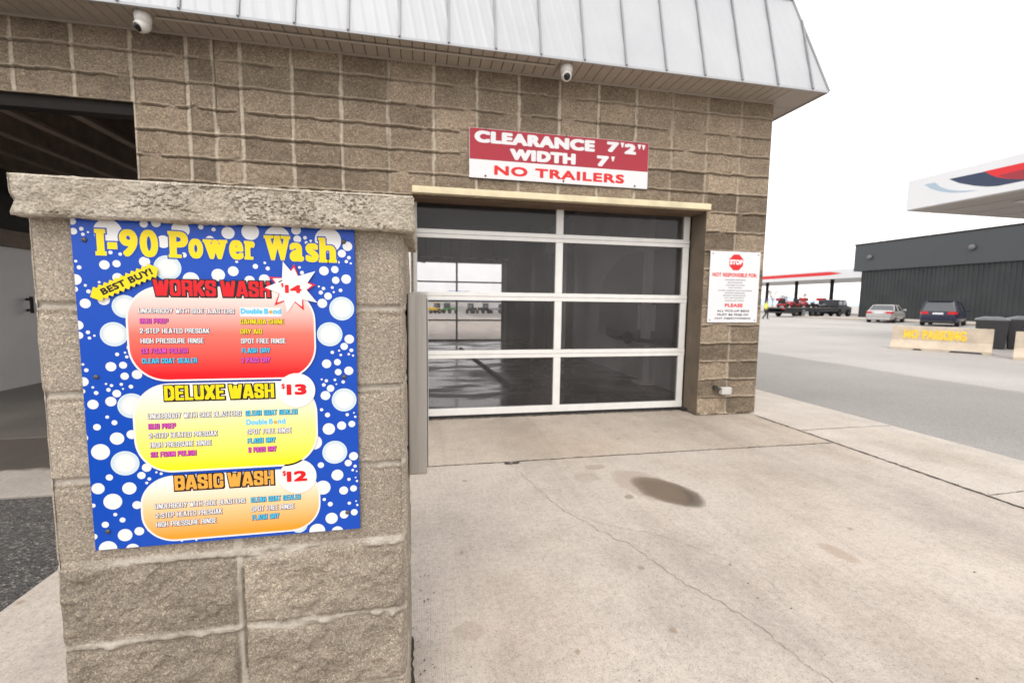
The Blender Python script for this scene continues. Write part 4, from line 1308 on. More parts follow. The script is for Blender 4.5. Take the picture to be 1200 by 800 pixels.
# title, slab letters cut one by one
SER = {'I': [(-.22, 0, 1.22, .16), (-.22, .84, 1.22, 1)], 'P': [(-.06, 0, .62, .13), (-.06, .87, .4, 1)], 'r': [(-.08, 0, .8, .16), (-.08, .84, .4, 1)],
       'h': [(-.05, 0, .48, .12), (.54, 0, 1.05, .12), (-.05, .89, .3, 1)], 'W': [(-.03, .88, .36, 1), (.38, .88, .62, 1), (.64, .88, 1.03, 1)],
       'w': [(-.03, .85, .36, 1), (.64, .85, 1.03, 1)]}
ti, to = Print(sfn), Print(sfn)
for (c, u0, v0, u1, v1) in TITLE:
    bx = (u0, v0, u1, v1)
    if c == 'I':
        bx = (u0 + (u1 - u0) * 0.16, v0, u1 - (u1 - u0) * 0.16, v1)
    if c == '-':
        ti.poly([(u0, v0), (u1, v0), (u1, v1), (u0, v1)], LF * 5)
        to.poly([(u0 - .003, v0 - .003), (u1 + .003, v0 - .003), (u1 + .003, v1 + .003), (u0 - .003, v1 + .003)], LF * 4)
        continue
    ti.bold(c, bx, 0.0038, 0.0030, LF * 5)
    to.bold(c, bx, 0.0038, 0.0030, LF * 4, grow=0.0026)
    if c in SER:
        for (a, b, e, f) in SER[c]:
            if c == 'I':
                a, e = 0.0, 1.0
            q = (u0 + a * (u1 - u0), v0 + b * (v1 - v0), u0 + e * (u1 - u0), v0 + f * (v1 - v0))
            ti.poly([(q[0], q[1]), (q[2], q[1]), (q[2], q[3]), (q[0], q[3])], LF * 5.3)
            o_ = 0.0028
            to.poly([(q[0] - o_, q[1] - o_), (q[2] + o_, q[1] - o_), (q[2] + o_, q[3] + o_), (q[0] - o_, q[3] + o_)], LF * 4.2)
to.build('title_outline', M['blue'], sign)
ti.build('title_lettering', M['pyellow'], sign)
# three service panels
PAN = {'works': ((0.0950, 0.3978, 0.4972, 0.619), 0.078, 0.080, mat_gradprint('red_fade', (246, 218, 212), (226, 14, 26), (238, 110, 96))),
       'deluxe': ((0.0952, 0.1790, 0.4955, 0.3930), 0.078, 0.082, mat_gradprint('yellow_fade', (240, 234, 226), (244, 222, 30), (240, 226, 140))),
       'basic': ((0.0985, 0.0080, 0.4966, 0.1710), 0.072, 0.070, mat_gradprint('orange_fade', (242, 232, 228), (240, 146, 38), (240, 192, 140)))}
INK = {'white': (M['pwhite'], M['pnavy']), 'magenta': (M['pmag'], M['pnavy']), 'yellow': (M['pyellow'], M['pnavy']), 'cyan': (M['pcyan'], M['pnavy'])}
HEADS = {'works': ('WORKS WASH', M['pred']), 'deluxe': ('DELUXE WASH', M['pyellow']), 'basic': ('BASIC WASH', M['porange'])}
for pi_, key in enumerate(('basic', 'deluxe', 'works')):
    (u0, v0, u1, v1), rx, ry, gm = PAN[key]
    z = LF * (6 + 8 * pi_)
    bw = 0.0042
    po_ = Print(sfn).poly(rrect(u0, v0, u1, v1, rx, ry), z).build('service_panel', M['pwhite'], sign)
    Print(sfn).poly(rrect(u0 + bw, v0 + bw, u1 - bw, v1 - bw, rx - bw, ry - bw), z + LF).build('panel_fade', gm, po_)
    txt, m_ = HEADS[key]
    bx = HEAD[key]
    hd_ = Print(sfn)
    hd_.block(txt, bx, 0.0036, 0.0030, z + LF * 2, gap=0.28, space=0.42, grow=0.0026, shift=(0.0010, -0.0012), mi=1)
    hd_.block(txt, bx, 0.0036, 0.0030, z + LF * 2.3, gap=0.28, space=0.42, grow=0.0022, mi=1)
    hd_.block(txt, bx, 0.0036, 0.0030, z + LF * 3.4, gap=0.28, space=0.42)
    hd_.build('heading', [m_, M['pblack']], po_)
    for (s_, c_, a, b, e, f) in ROWS[key]:
        bx = (a, b + 0.0002, e, f - 0.0002)
        p1 = Print(sfn)
        p1.block(s_, bx, 0.00108, 0.00080, z + LF * 3, grow=0.00085, shift=(0.0004, -0.0005), mi=1, gap=0.34, space=0.75)
        p1.block(s_, bx, 0.00108, 0.00080, z + LF * 4, gap=0.34, space=0.75)
        p1.build('row_lettering', list(INK[c_]), po_)
    if key in BOND:
        a, b, e, f = BOND[key]
        bx = (a, b + 0.001, e, f - 0.001)
        if key == 'works':
            Print(sfn).poly([(0.331, 0.5495), (0.4216, 0.5495), (0.4216, 0.5718), (0.331, 0.5718)], z + LF * 2.6).build('row_plate', M['pwhite'], po_)
        w_ = e - a
        b1, b2, b3 = Print(sfn), Print(sfn), Print(sfn)
        for s_, f0, f1 in (('Double', 0.0, 0.53), ('B', 0.575, 0.68), ('nd', 0.80, 1.0)):
            hh = f if s_ != 'nd' else f
            q = (a + f0 * w_, b, a + f1 * w_, f)
            b1.bold(s_, q, 0.0007, 0.0007, z + LF * 4, n=8)
            b2.bold(s_, q, 0.0007, 0.0007, z + LF * 3.4, grow=0.0006, n=8)
        b3.poly(circle(a + 0.74 * w_, b + 0.0045, 0.0042, 16), z + LF * 4.2)
        b2.build('row_shadow', ink('pale_blue_edge', (150, 190, 220)) if key == 'works' else M['pwhite'], po_)
        b1.build('row_lettering', M['pcyan'], po_)
        b3.build('row_emblem', M['pgold'], po_)
# price badges
for (u, v, r), bx, bd, t_ in (((0.4497, 0.3690, 0.0428), (0.4269, 0.3577, 0.4725, 0.3848), (0.4155, 0.3726, 0.424, 0.3865), '13'),
                              ((0.4457, 0.1505, 0.0436), (0.4199, 0.1377, 0.4674, 0.1649), (0.4103, 0.1529, 0.419, 0.1673), '12')):
    z = LF * (14 if t_ == '12' else 26)
    b_ = Print(sfn).poly(circle(u, v, r, 56), z).build('price_badge', M['pwhite'], sign)
    pr_ = Print(sfn).bold(t_, bx, 0.0024, 0.0020, z + LF, spacing=0.86).bold('$', bd, 0.0005, 0.0004, z + LF)
    pr_.build('price', M['pred'], b_)
# starburst price
cx_, cy_ = 0.4475, 0.6195
def star(tips, inner):
    out = []
    tips = sorted(tips, key=lambda p: math.atan2(p[1] - cy_, p[0] - cx_))
    for p, q in zip(tips, tips[1:] + tips[:1]):
        out.append(p)
        a0, a1 = math.atan2(p[1] - cy_, p[0] - cx_), math.atan2(q[1] - cy_, q[0] - cx_)
        if a1 < a0: a1 += 2 * math.pi
        am = (a0 + a1) / 2
        out.append((cx_ + inner * math.cos(am), cy_ + inner * math.sin(am)))
    return out
STW = [(0.4287, 0.6811), (0.5008, 0.66), (0.5032, 0.5843), (0.4343, 0.5594), (0.3873, 0.6186)]
STR = [(0.4537, 0.6763), (0.5014, 0.6274), (0.4721, 0.5655), (0.4068, 0.5765), (0.3967, 0.6447)]
z = LF * 34
sb = Print(sfn).poly(star(STR, 0.026), z).build('starburst', M['pred'], sign)
shr = [(cx_ + (p[0] - cx_) * 0.84, cy_ + (p[1] - cy_) * 0.84) for p in STR]
Print(sfn).poly(star(shr, 0.0255), z + LF).poly(star(STW, 0.0275), z + LF * 1.3).build('starburst_white', M['pwhite'], sb)
Print(sfn).bold('14', (0.4314, 0.6064, 0.4685, 0.6259), 0.0020, 0.0016, z + LF * 2.6, spacing=0.86).bold('$', (0.4231, 0.6194, 0.4291, 0.630), 0.0004, 0.0004, z + LF * 2.6).build('price', M['pred'], sb)
Print(sfn).poly([(0.4168, 0.6322), (0.4190, 0.6310), (0.4265, 0.6352), (0.4262, 0.6372), (0.4225, 0.6358)], z + LF * 2.6).build('scuff_mark', M['pblack'], sb)
# best buy flash
a0, a1 = (0.0400, 0.5955), (0.1590, 0.6545)
dx, dy = a1[0] - a0[0], a1[1] - a0[1]
L_ = math.hypot(dx, dy)
ux, uy = dx / L_, dy / L_
top, bot = [], []
N_ = 11
for i in range(N_ + 1):
    s_ = L_ * i / N_
    for lst, sg_ in ((top, 1), (bot, -1)):
        for ds, hh in ((0.0, 0.0115), (0.5, 0.0175)):
            if i == N_ and ds: continue
            q = s_ + ds * L_ / N_
            lst.append((a0[0] + ux * q - uy * hh * sg_, a0[1] + uy * q + ux * hh * sg_))
fl = bot + [(a1[0] + ux * 0.008, a1[1] + uy * 0.008)] + top[::-1] + [(a0[0] - ux * 0.010, a0[1] - uy * 0.010)]
bb = Print(sfn).poly(fl, LF * 36).build('best_buy_flash', M['pyellow'], sign)
Print(sfn).bold('BEST BUY!', (0, 0, 0.1125, 0.0150), 0.0010, 0.0009, LF * 38, rot=lambda p, q: (0.0530 + ux * p - uy * (q - 0.0075), 0.6020 + uy * p + ux * (q - 0.0075))).build('lettering', M['pblack'], bb)
for (u, v) in [(0.0249, 0.7166), (0.5665, 0.7328), (0.0282, 0.4111), (0.5605, 0.3997), (0.0287, 0.0453), (0.5613, 0.0465)]:
    MB().lathe([(0.0055, 0.0), (0.0055, 0.0015), (0.0035, 0.004)], sfn(u, v, 0.0), (0, -1, 0), 12).build('screw', M['screw'], sign, smooth=True)

# ------------------------------------------------------------------ clearance sign
CU0, CV0, CWD, CHT = 0.425, 2.420, 1.845, 0.460
CYF = WY - 0.026
cs = thing('clearance_sign', (CU0 + CWD / 2, CYF, CV0), 'crimson and white clearance and width sign on the block wall above the bay door', 'sign')
MB().box(CU0, CU0 + CWD, CYF, CYF + 0.012, CV0, CV0 + CHT).build('board', M['boardwhite'], cs, bevel=0.002)
cfn = lambda u, v, l: (CU0 + u * CWD / 1.83, CYF - l, CV0 + v * CHT / 0.457)
Print(cfn).poly([(0.003, 0.170), (1.827, 0.170), (1.827, 0.454), (0.003, 0.454)], 0.0006).build('red_band', M['pred2'], cs)
q1 = Print(cfn)
for s_, bx in (('CLEARANCE', (0.048, 0.324, 1.249, 0.434)), ('7', (1.375, 0.336, 1.506, 0.436)), ('2', (1.563, 0.330, 1.692, 0.432)), ('WIDTH', (0.389, 0.187, 1.051, 0.291)), ('7', (1.272, 0.190, 1.402, 0.294))):
    q1.bold(s_, bx, 0.0150, 0.0085, 0.0012, spacing=1.12)
for u_, v_ in ((1.520, 0.437), (1.706, 0.434), (1.752, 0.432), (1.424, 0.294)):
    q1.poly([(u_, v_), (u_ + 0.014, v_ - 0.046), (u_ + 0.026, v_ - 0.046), (u_ + 0.040, v_)], 0.0012)
q1.build('white_lettering', M['boardwhite'], cs)
Print(cfn).bold('NO TRAILERS', (0.238, 0.036, 1.573, 0.126), 0.0085, 0.0055, 0.0008, spacing=1.12).build('red_lettering', M['sred'], cs)
for (u, v) in ((0.155, 0.447), (0.95, 0.45), (1.70, 0.447), (0.155, 0.022), (0.93, 0.022), (1.69, 0.022)):
    MB().lathe([(0.010, 0.0), (0.010, 0.003), (0.006, 0.006)], cfn(u, v, 0.0), (0, -1, 0), 10).build('screw', M['screw'], cs)

# ------------------------------------------------------------------ notice sign on the pillar
NU0, NV0 = 3.05, 1.042
NYF = WY - 0.022
ns = thing('notice_sign', (NU0 + 0.31, NYF, NV0), 'white liability notice with red stop octagon on the pillar right of the bay door', 'sign')
MB().box(NU0, NU0 + 0.625, NYF, NYF + 0.008, NV0, NV0 + 0.778).build('board', M['boardwhite'], ns, bevel=0.002)
nfn = lambda u, v, l: (NU0 + u, NYF - l, NV0 + v)
oc = Print(nfn).poly([(0.320 + 0.093 * math.cos(R(22.5 + 45 * k)), 0.661 + 0.093 * math.sin(R(22.5 + 45 * k))) for k in range(8)], 0.0006).build('stop_octagon', M['sred'], ns)
Print(nfn).bold('STOP', (0.240, 0.635, 0.402, 0.692), 0.0050, 0.0050, 0.0012).build('lettering', M['boardwhite'], oc)
Print(nfn).bold('NOT RESPONSIBLE FOR:', (0.035, 0.502, 0.592, 0.545), 0.0022, 0.0022, 0.0006).bold('PLEASE', (0.207, 0.171, 0.433, 0.210), 0.0030, 0.0028, 0.0006).build('red_lettering', M['sred'], ns)
q2 = Print(nfn)
for s_, a, b, v in (('DAMAGED ANTENNAS', .194, .449, .469), ('BUG SHIELDS', .229, .411, .440), ('LICENSE PLATES', .206, .439, .411), ('CAR RACKS', .237, .407, .384),
                    ('LOOSE CHROME OR MOLDINGS', .113, .537, .353), ('WINDOW BREAKAGE', .198, .448, .326), ('BROKEN WINDSHIELDS', .178, .463, .298), ('NOT OEM EQUIPMENT', .197, .447, .270), ('INSTALLED ITEMS', .205, .441, .242)):
    q2.bold(s_, (a, v - 0.007, b, v + 0.008), 0.0007, 0.0007, 0.0006, n=4)
q2.build('fine_print', M['pgrey'], ns)
q3 = Print(nfn)
for s_, a, b, v in (('ALL PICK-UP BEDS', .116, .519, .129), ('MUST BE FREE OF', .118, .510, .087), ('ANY OBJECT/DEBRIS', .086, .540, .044)):
    q3.bold(s_, (a, v - 0.012, b, v + 0.012), 0.0016, 0.0014, 0.0006, n=6)
q3.build('black_lettering', ink('faded_black_print', (62, 62, 66)), ns)
for (u, v) in ((0.03, 0.75), (0.595, 0.75), (0.03, 0.028), (0.595, 0.028)):
    MB().lathe([(0.007, 0.0), (0.007, 0.002), (0.004, 0.004)], nfn(u, v, 0.0), (0, -1, 0), 10).build('screw', M['screw'], ns)

# ------------------------------------------------------------------ sensor on the pillar
se = thing('sensor_box', (3.27, WY - 0.03, 0.30), 'small grey door sensor box low on the pillar beside the bay door', 'sensor')
MB().box(3.225, 3.345, WY - 0.105, WY - 0.045, 0.245, 0.325).build('housing', plain('grey_housing', (0.50, 0.49, 0.47, 1), 0.5), se, bevel=0.008)
MB().tube((3.19, WY - 0.06, 0.315), (3.19, WY + 0.01, 0.315), 0.022).tube((3.19, WY - 0.06, 0.315), (3.25, WY - 0.07, 0.30), 0.015).build('bracket', M['screw'], se)

# ------------------------------------------------------------------ barriers
M['barrier'] = plain('cream_painted_concrete', (0.54, 0.455, 0.36, 1), 0.85, var=0.2, scale=3, bump=0.3)


def barrier(loc, ang, length, label, text=None, broken=False):
    t = thing('concrete_barrier', loc, label, 'barrier', ang, group='concrete barriers beside the lot')
    prof = [(-0.30, 0.0), (0.30, 0.0), (0.30, 0.07), (0.15, 0.30), (0.10, 0.72), (-0.10, 0.72), (-0.15, 0.30), (-0.30, 0.07)]
    mbx = MB()
    n = 40
    rg = random.Random(int(length * 100))
    vs = []
    for i in range(n + 1):
        x = length * i / n
        endj = 0.0
        for (y, z_) in prof:
            jx = 0
            if i in (0, n):
                jx = (1 if i == 0 else -1) * (0.03 + 0.03 * rg.random()) + (-0.06 if i == n else 0.06) * (z_ / 0.72)
                if broken and i == n: jx -= 0.05 * rg.random() + (0.04 if z_ < .4 else 0)
            zz = z_
            if z_ == 0.0 and (0.25 < x / length < 0.34 or 0.62 < x / length < 0.88):
                zz = 0.05 if x / length < 0.5 else 0.075
            vs.append((x + jx, y + rg.uniform(-.004, .004), zz + (rg.uniform(-.006, .006) if z_ > 0.1 else 0)))
    k = len(prof)
    fs = [(i * k + j, i * k + (j + 1) % k, (i + 1) * k + (j + 1) % k, (i + 1) * k + j) for i in range(n) for j in range(k)]
    fs += [tuple(range(k)), tuple(n * k + j for j in range(k - 1, -1, -1))]
    mbx.add(vs, fs)
    mbx.build('barrier_body', M['barrier'], t, local=True, bevel=0.008)
    if text:
        th = math.atan2(0.05, 0.42)
        fn = lambda u, v, l: (0.33 + u, -(0.15 - (v) * 0.05 / 0.42) - 0.006 - l, 0.30 + v)
        p_ = Print(fn).bold(text, (0, 0.04, 1.40, 0.33), 0.022, 0.018, 0.0, spacing=1.15)
        p_.build('stencil_lettering', plain('worn_yellow_paint', (0.86, 0.56, 0.06, 1), 0.7, var=0.3, scale=14), t, local=True)


a_, b_ = Vector((14.56, 11.33, -0.1)), Vector((15.72, 9.33, -0.1))
ang = math.atan2(b_.y - a_.y, b_.x - a_.x)
off_ = Vector((-math.sin(ang), math.cos(ang), 0)) * 0.30
barrier(a_ + off_, ang, (b_ - a_).length, 'cream concrete barrier stencilled with yellow letters', 'NO PARKING', True)
c_ = Vector((14.99, 8.584, -0.1))
barrier(c_ + off_, ang, 2.4, 'plain cream concrete barrier cut by the right edge, beside the black bin')

# ------------------------------------------------------------------ bins behind the barrier
M['binb'] = plain('black_bin_plastic', (0.022, 0.022, 0.024, 1), 0.45, var=0.2)
M['lid'] = plain('grey_lid', (0.20, 0.21, 0.23, 1), 0.35, var=0.15)


def bin_(loc, rz, wd, dp, ht, label, panel):
    t = thing('waste_bin', loc, label, 'bin', rz, group='black bins behind the barriers')
    mb_ = MB().prism([(-wd / 2 * .88, 0), (wd / 2 * .88, 0), (wd / 2, ht), (-wd / 2, ht)], lambda a, b, q: (a, q, b), -dp / 2, dp / 2)
    mb_.build('body', M['binb'], t, bevel=0.03, local=True)
    lp = [(-wd / 2 - .03, ht), (wd / 2 + .03, ht), (wd / 2 + .02, ht + .05), (wd * .25, ht + .12), (-wd * .25, ht + .12), (-wd / 2 - .02, ht + .05)]
    MB().prism(lp, lambda a, b, q: (a, q, b), -dp / 2 - .02, dp / 2 + .02).build('lid', M['lid'], t, bevel=0.02, local=True)
    if panel:
        MB().box(-wd * .1, wd * .38, -dp / 2 - 0.045, -dp / 2 - 0.002, ht * .58, ht * .86).build('label_plate', plain('cream_plate', (0.66, 0.60, 0.46, 1), 0.5), t, local=True, bevel=0.01)


VA = math.atan2(-18.2, 10.9)
bin_((18.35, 11.05, -0.1), R(-58), 0.75, 0.7, 0.92, 'black plastic waste bin with grey lid behind the stencilled barrier', False)
bin_((19.15, 10.6, -0.1), R(-58), 0.95, 0.8, 0.95, 'black waste bin bearing a cream plate, between the two barriers', True)

# ------------------------------------------------------------------ dark metal building
mb_b = thing('metal_building', (47, 25, -0.1), 'long dark grey ribbed metal building behind the parked cars', 'building')


def mat_ribbed():
    t = MT('charcoal_ribbed_steel', 0.55, spec=0.35)
    n = t.noise(0.6, 4)
    t.base(t.ramp(n, [(0.3, (0.027, 0.031, 0.034, 1)), (0.7, (0.042, 0.047, 0.050, 1))]))
    return t.m


M['charcoal'] = mat_ribbed()
M['charcoal2'] = plain('charcoal_fascia', (0.046, 0.053, 0.058, 1), 0.5, var=0.1, scale=1)
YF = 40.0
rb = MB()
y = -8.0
vs, fs = [], []
k = 0
while y < YF:
    for (yy, dx_) in ((y, 0), (y + 0.16, 0), (y + 0.20, -0.06), (y + 0.26, -0.06), (y + 0.30, 0)):
        if yy > YF: continue
        vs += [(47 + dx_, yy, 0.0), (47 + dx_, yy, 5.0)]
    y += 0.36
n = len(vs) // 2
rb.add(vs, [(2 * i, 2 * i + 2, 2 * i + 3, 2 * i + 1) for i in range(n - 1)])
rb.add([(47, YF, 0), (47, YF, 5.0), (75, YF, 5.0), (75, YF, 0)], [(0, 1, 2, 3)])
rb.build('ribbed_wall', M['charcoal'], mb_b, fixn=False)
MB().box(46.75, 75, -8.2, YF + 0.75, 5.02, 7.85).build('parapet', M['charcoal2'], mb_b)
MB().box(46.70, 75.1, -8.25, YF + 0.8, 7.85, 7.97).build('parapet_coping', M['steel_dark'], mb_b)
for yy in (39.0, 30.05, 21.5):
    wl = MB().lathe([(0.24, 0.0), (0.26, -0.08), (0.21, -0.18), (0.08, -0.22)], (46.72, yy, 6.42), (1, 0, 0), 16)
    wl.build('wall_light', plain('bulkhead_lamp', (0.13, 0.13, 0.13, 1), 0.4), mb_b, smooth=True)
tag(box('far_sidewalk', M['walk'], 39.6, 46.93, -8, 41, -0.2, 0.02), kind='structure')

# ------------------------------------------------------------------ fuel canopies
M['canopy'] = plain('white_canopy_panel', (0.66, 0.67, 0.69, 1), 0.4, var=0.05, scale=0.5)
M['can_red'] = ink('canopy_red', (208, 30, 38))
M['can_red2'] = ink('canopy_deep_red', (150, 36, 50))
M['can_navy'] = ink('canopy_navy', (42, 54, 82))
M['can_blue'] = ink('canopy_pale_blue', (160, 178, 194))
M['chrome_dull'] = plain('lamp_housing', (0.55, 0.55, 0.54, 1), 0.4)
M['can_under'] = plain('canopy_underside', (0.40, 0.37, 0.34, 1), 0.6, var=0.1, scale=0.8)
can = thing('fuel_canopy', (18.3, 3, -0.1), 'big white fuel canopy with navy and red swoosh at the upper right', 'canopy')
MB().box(18.3, 33, -10, 14.04, 4.93, 6.05).build('fascia', M['canopy'], can, bevel=0.02)
sof = MB().box(18.34, 32.96, -9.96, 14.0, 4.90, 4.927)
for xx in np.arange(19.5, 33, 1.5):
    sof.box(xx, xx + 0.02, -9.9, 13.98, 4.885, 4.899)
sof.build('underside', M['can_under'], can)
for xx in (20.2, 23.2, 26.2):
    for yy in (11.5, 8.0, 4.5):
        box('canopy_lamp', M['chrome_dull'], xx - 0.3, xx + 0.3, yy - 0.3, yy + 0.3, 4.86, 4.884, can, bevel=0.01)
for yy in (9.0, 0.5, -7):
    box('column', M['canopy'], 24.2, 24.6, yy - 0.2, yy + 0.2, -0.1, 4.884, can)


def onx(px, py, X):
    d_ = fw * F_PX + rt2 * (px - 600) - up2 * (py - 400)
    t_ = X / d_.x
    return d_.y * t_, CAM_H + d_.z * t_


def swoosh(name, pts, mat, lift):
    q = [onx(1040 + a / 5.333, 170 + b / 5.333, 18.3) for a, b in pts]
    pr_ = Print(lambda u, v, l: (18.3 - l, u, v)).poly(q, lift)
    pr_.build(name, mat, can)


swoosh('pale_swoosh', [(230, 247), (298, 234), (330, 262), (380, 279), (450, 286), (570, 282), (480, 295), (400, 298), (330, 290), (270, 272)], M['can_blue'], 0.003)
swoosh('navy_swoosh', [(385, 213), (605, 167), (660, 188), (760, 202), (1000, 160), (1000, 190), (860, 222), (690, 256), (620, 260), (540, 254), (450, 238)], M['can_navy'], 0.004)
swoosh('red_swoosh', [(605, 165), (860, 108), (1100, 56), (1100, 150), (880, 214), (760, 212), (680, 200), (640, 184)], M['can_red'], 0.006)
swoosh('deep_red_swoosh', [(690, 192), (860, 150), (1100, 100), (1100, 148), (880, 213), (770, 212)], M['can_red2'], 0.008)

fc = thing('far_fuel_canopy', (58, 62, -0.1), 'low white fuel canopy with long red stripe beyond the dark building', 'canopy')
MB().box(58, 70, 45.5, 82, 5.07, 6.41).build('fascia', M['canopy'], fc, bevel=0.02)
Print(lambda u, v, l: (58 - l, u, v)).poly([(81.9, 5.58), (54.2, 5.62), (52.2, 5.80), (54.2, 6.12), (81.9, 6.10)], 0.01).build('red_stripe', M['can_red'], fc)
for px in (898.5, 932.6, 974):
    yy = onx(px, 350, 59.2)[0]
    box('column', M['steel_dark'], 59.0, 59.35, yy - 0.17, yy + 0.17, -0.1, 5.065, fc)
for px, lab in ((914.5, 'red topped fuel pump leftmost under the far canopy'), (941.8, 'red topped fuel pump middle of three under the far canopy'), (962.5, 'red topped fuel pump nearest the dark building under the far canopy')):
    yy = onx(px, 350, 61.5)[0]
    t = thing('fuel_pump', (61.5, yy, -0.1), lab, 'fuel pump', group='fuel pumps under the far canopy')
    MB().box(61.2, 61.8, yy - 0.35, yy + 0.35, -0.1, 1.5).box(61.3, 61.7, yy - 0.45, yy - 0.36, 0.6, 1.9).build('cabinet', M['canopy'], t, bevel=0.03)
    MB().box(61.15, 61.85, yy - 0.62, yy + 0.62, 1.95, 2.4).build('topper', M['can_red'], t, bevel=0.04)
    MB().box(61.19, 61.199, yy - 0.25, yy + 0.25, 0.9, 1.35).build('display', M['rubber'], t)
    MB().box(61.35, 61.65, yy - 0.3, yy + 0.3, 1.5, 1.95).build('neck', M['steel_dark'], t)


# ------------------------------------------------------------------ vehicles
def wheel(parent, x, y, r, wd, side, tyre, rimm):
    wl = MB().lathe([(r * 0.62, -wd / 2), (r * 0.94, -wd / 2), (r, -wd * 0.3), (r, wd * 0.3), (r * 0.94, wd / 2), (r * 0.62, wd / 2)], (x, y, r), (0, 1, 0), 24).build('wheel', tyre, parent, local=True, smooth=False)
    rm = MB().lathe([(r * 0.60, 0.0), (r * 0.60, wd * 0.46), (r * 0.5, wd * 0.40), (r * 0.15, wd * 0.36)], (x, y, r), (0, side, 0), 16)
    for k in range(5):
        a = 2 * math.pi * k / 5
        rm.tube((x, y + side * wd * 0.42, r), (x + r * 0.55 * math.cos(a), y + side * wd * 0.42, r + r * 0.55 * math.sin(a)), r * 0.07, n=6)
    rm.build('rim', rimm, wl, local=True)


M['tyre'] = plain('tyre_rubber', (0.018, 0.018, 0.018, 1), 0.85)
M['rim'] = plain('alloy_rim', (0.45, 0.45, 0.46, 1), 0.3, 0.8)
M['carglass'] = plain('dark_car_glass', (0.055, 0.06, 0.07, 1), 0.08, var=0.05, spec=0.9)
M['taillamp'] = plain('red_tail_lens', (0.55, 0.02, 0.03, 1), 0.2, var=0.1)
M['chrome'] = plain('bright_trim', (0.62, 0.62, 0.62, 1), 0.2, 0.9)
M['blacktrim'] = plain('black_trim', (0.02, 0.02, 0.02, 1), 0.5)


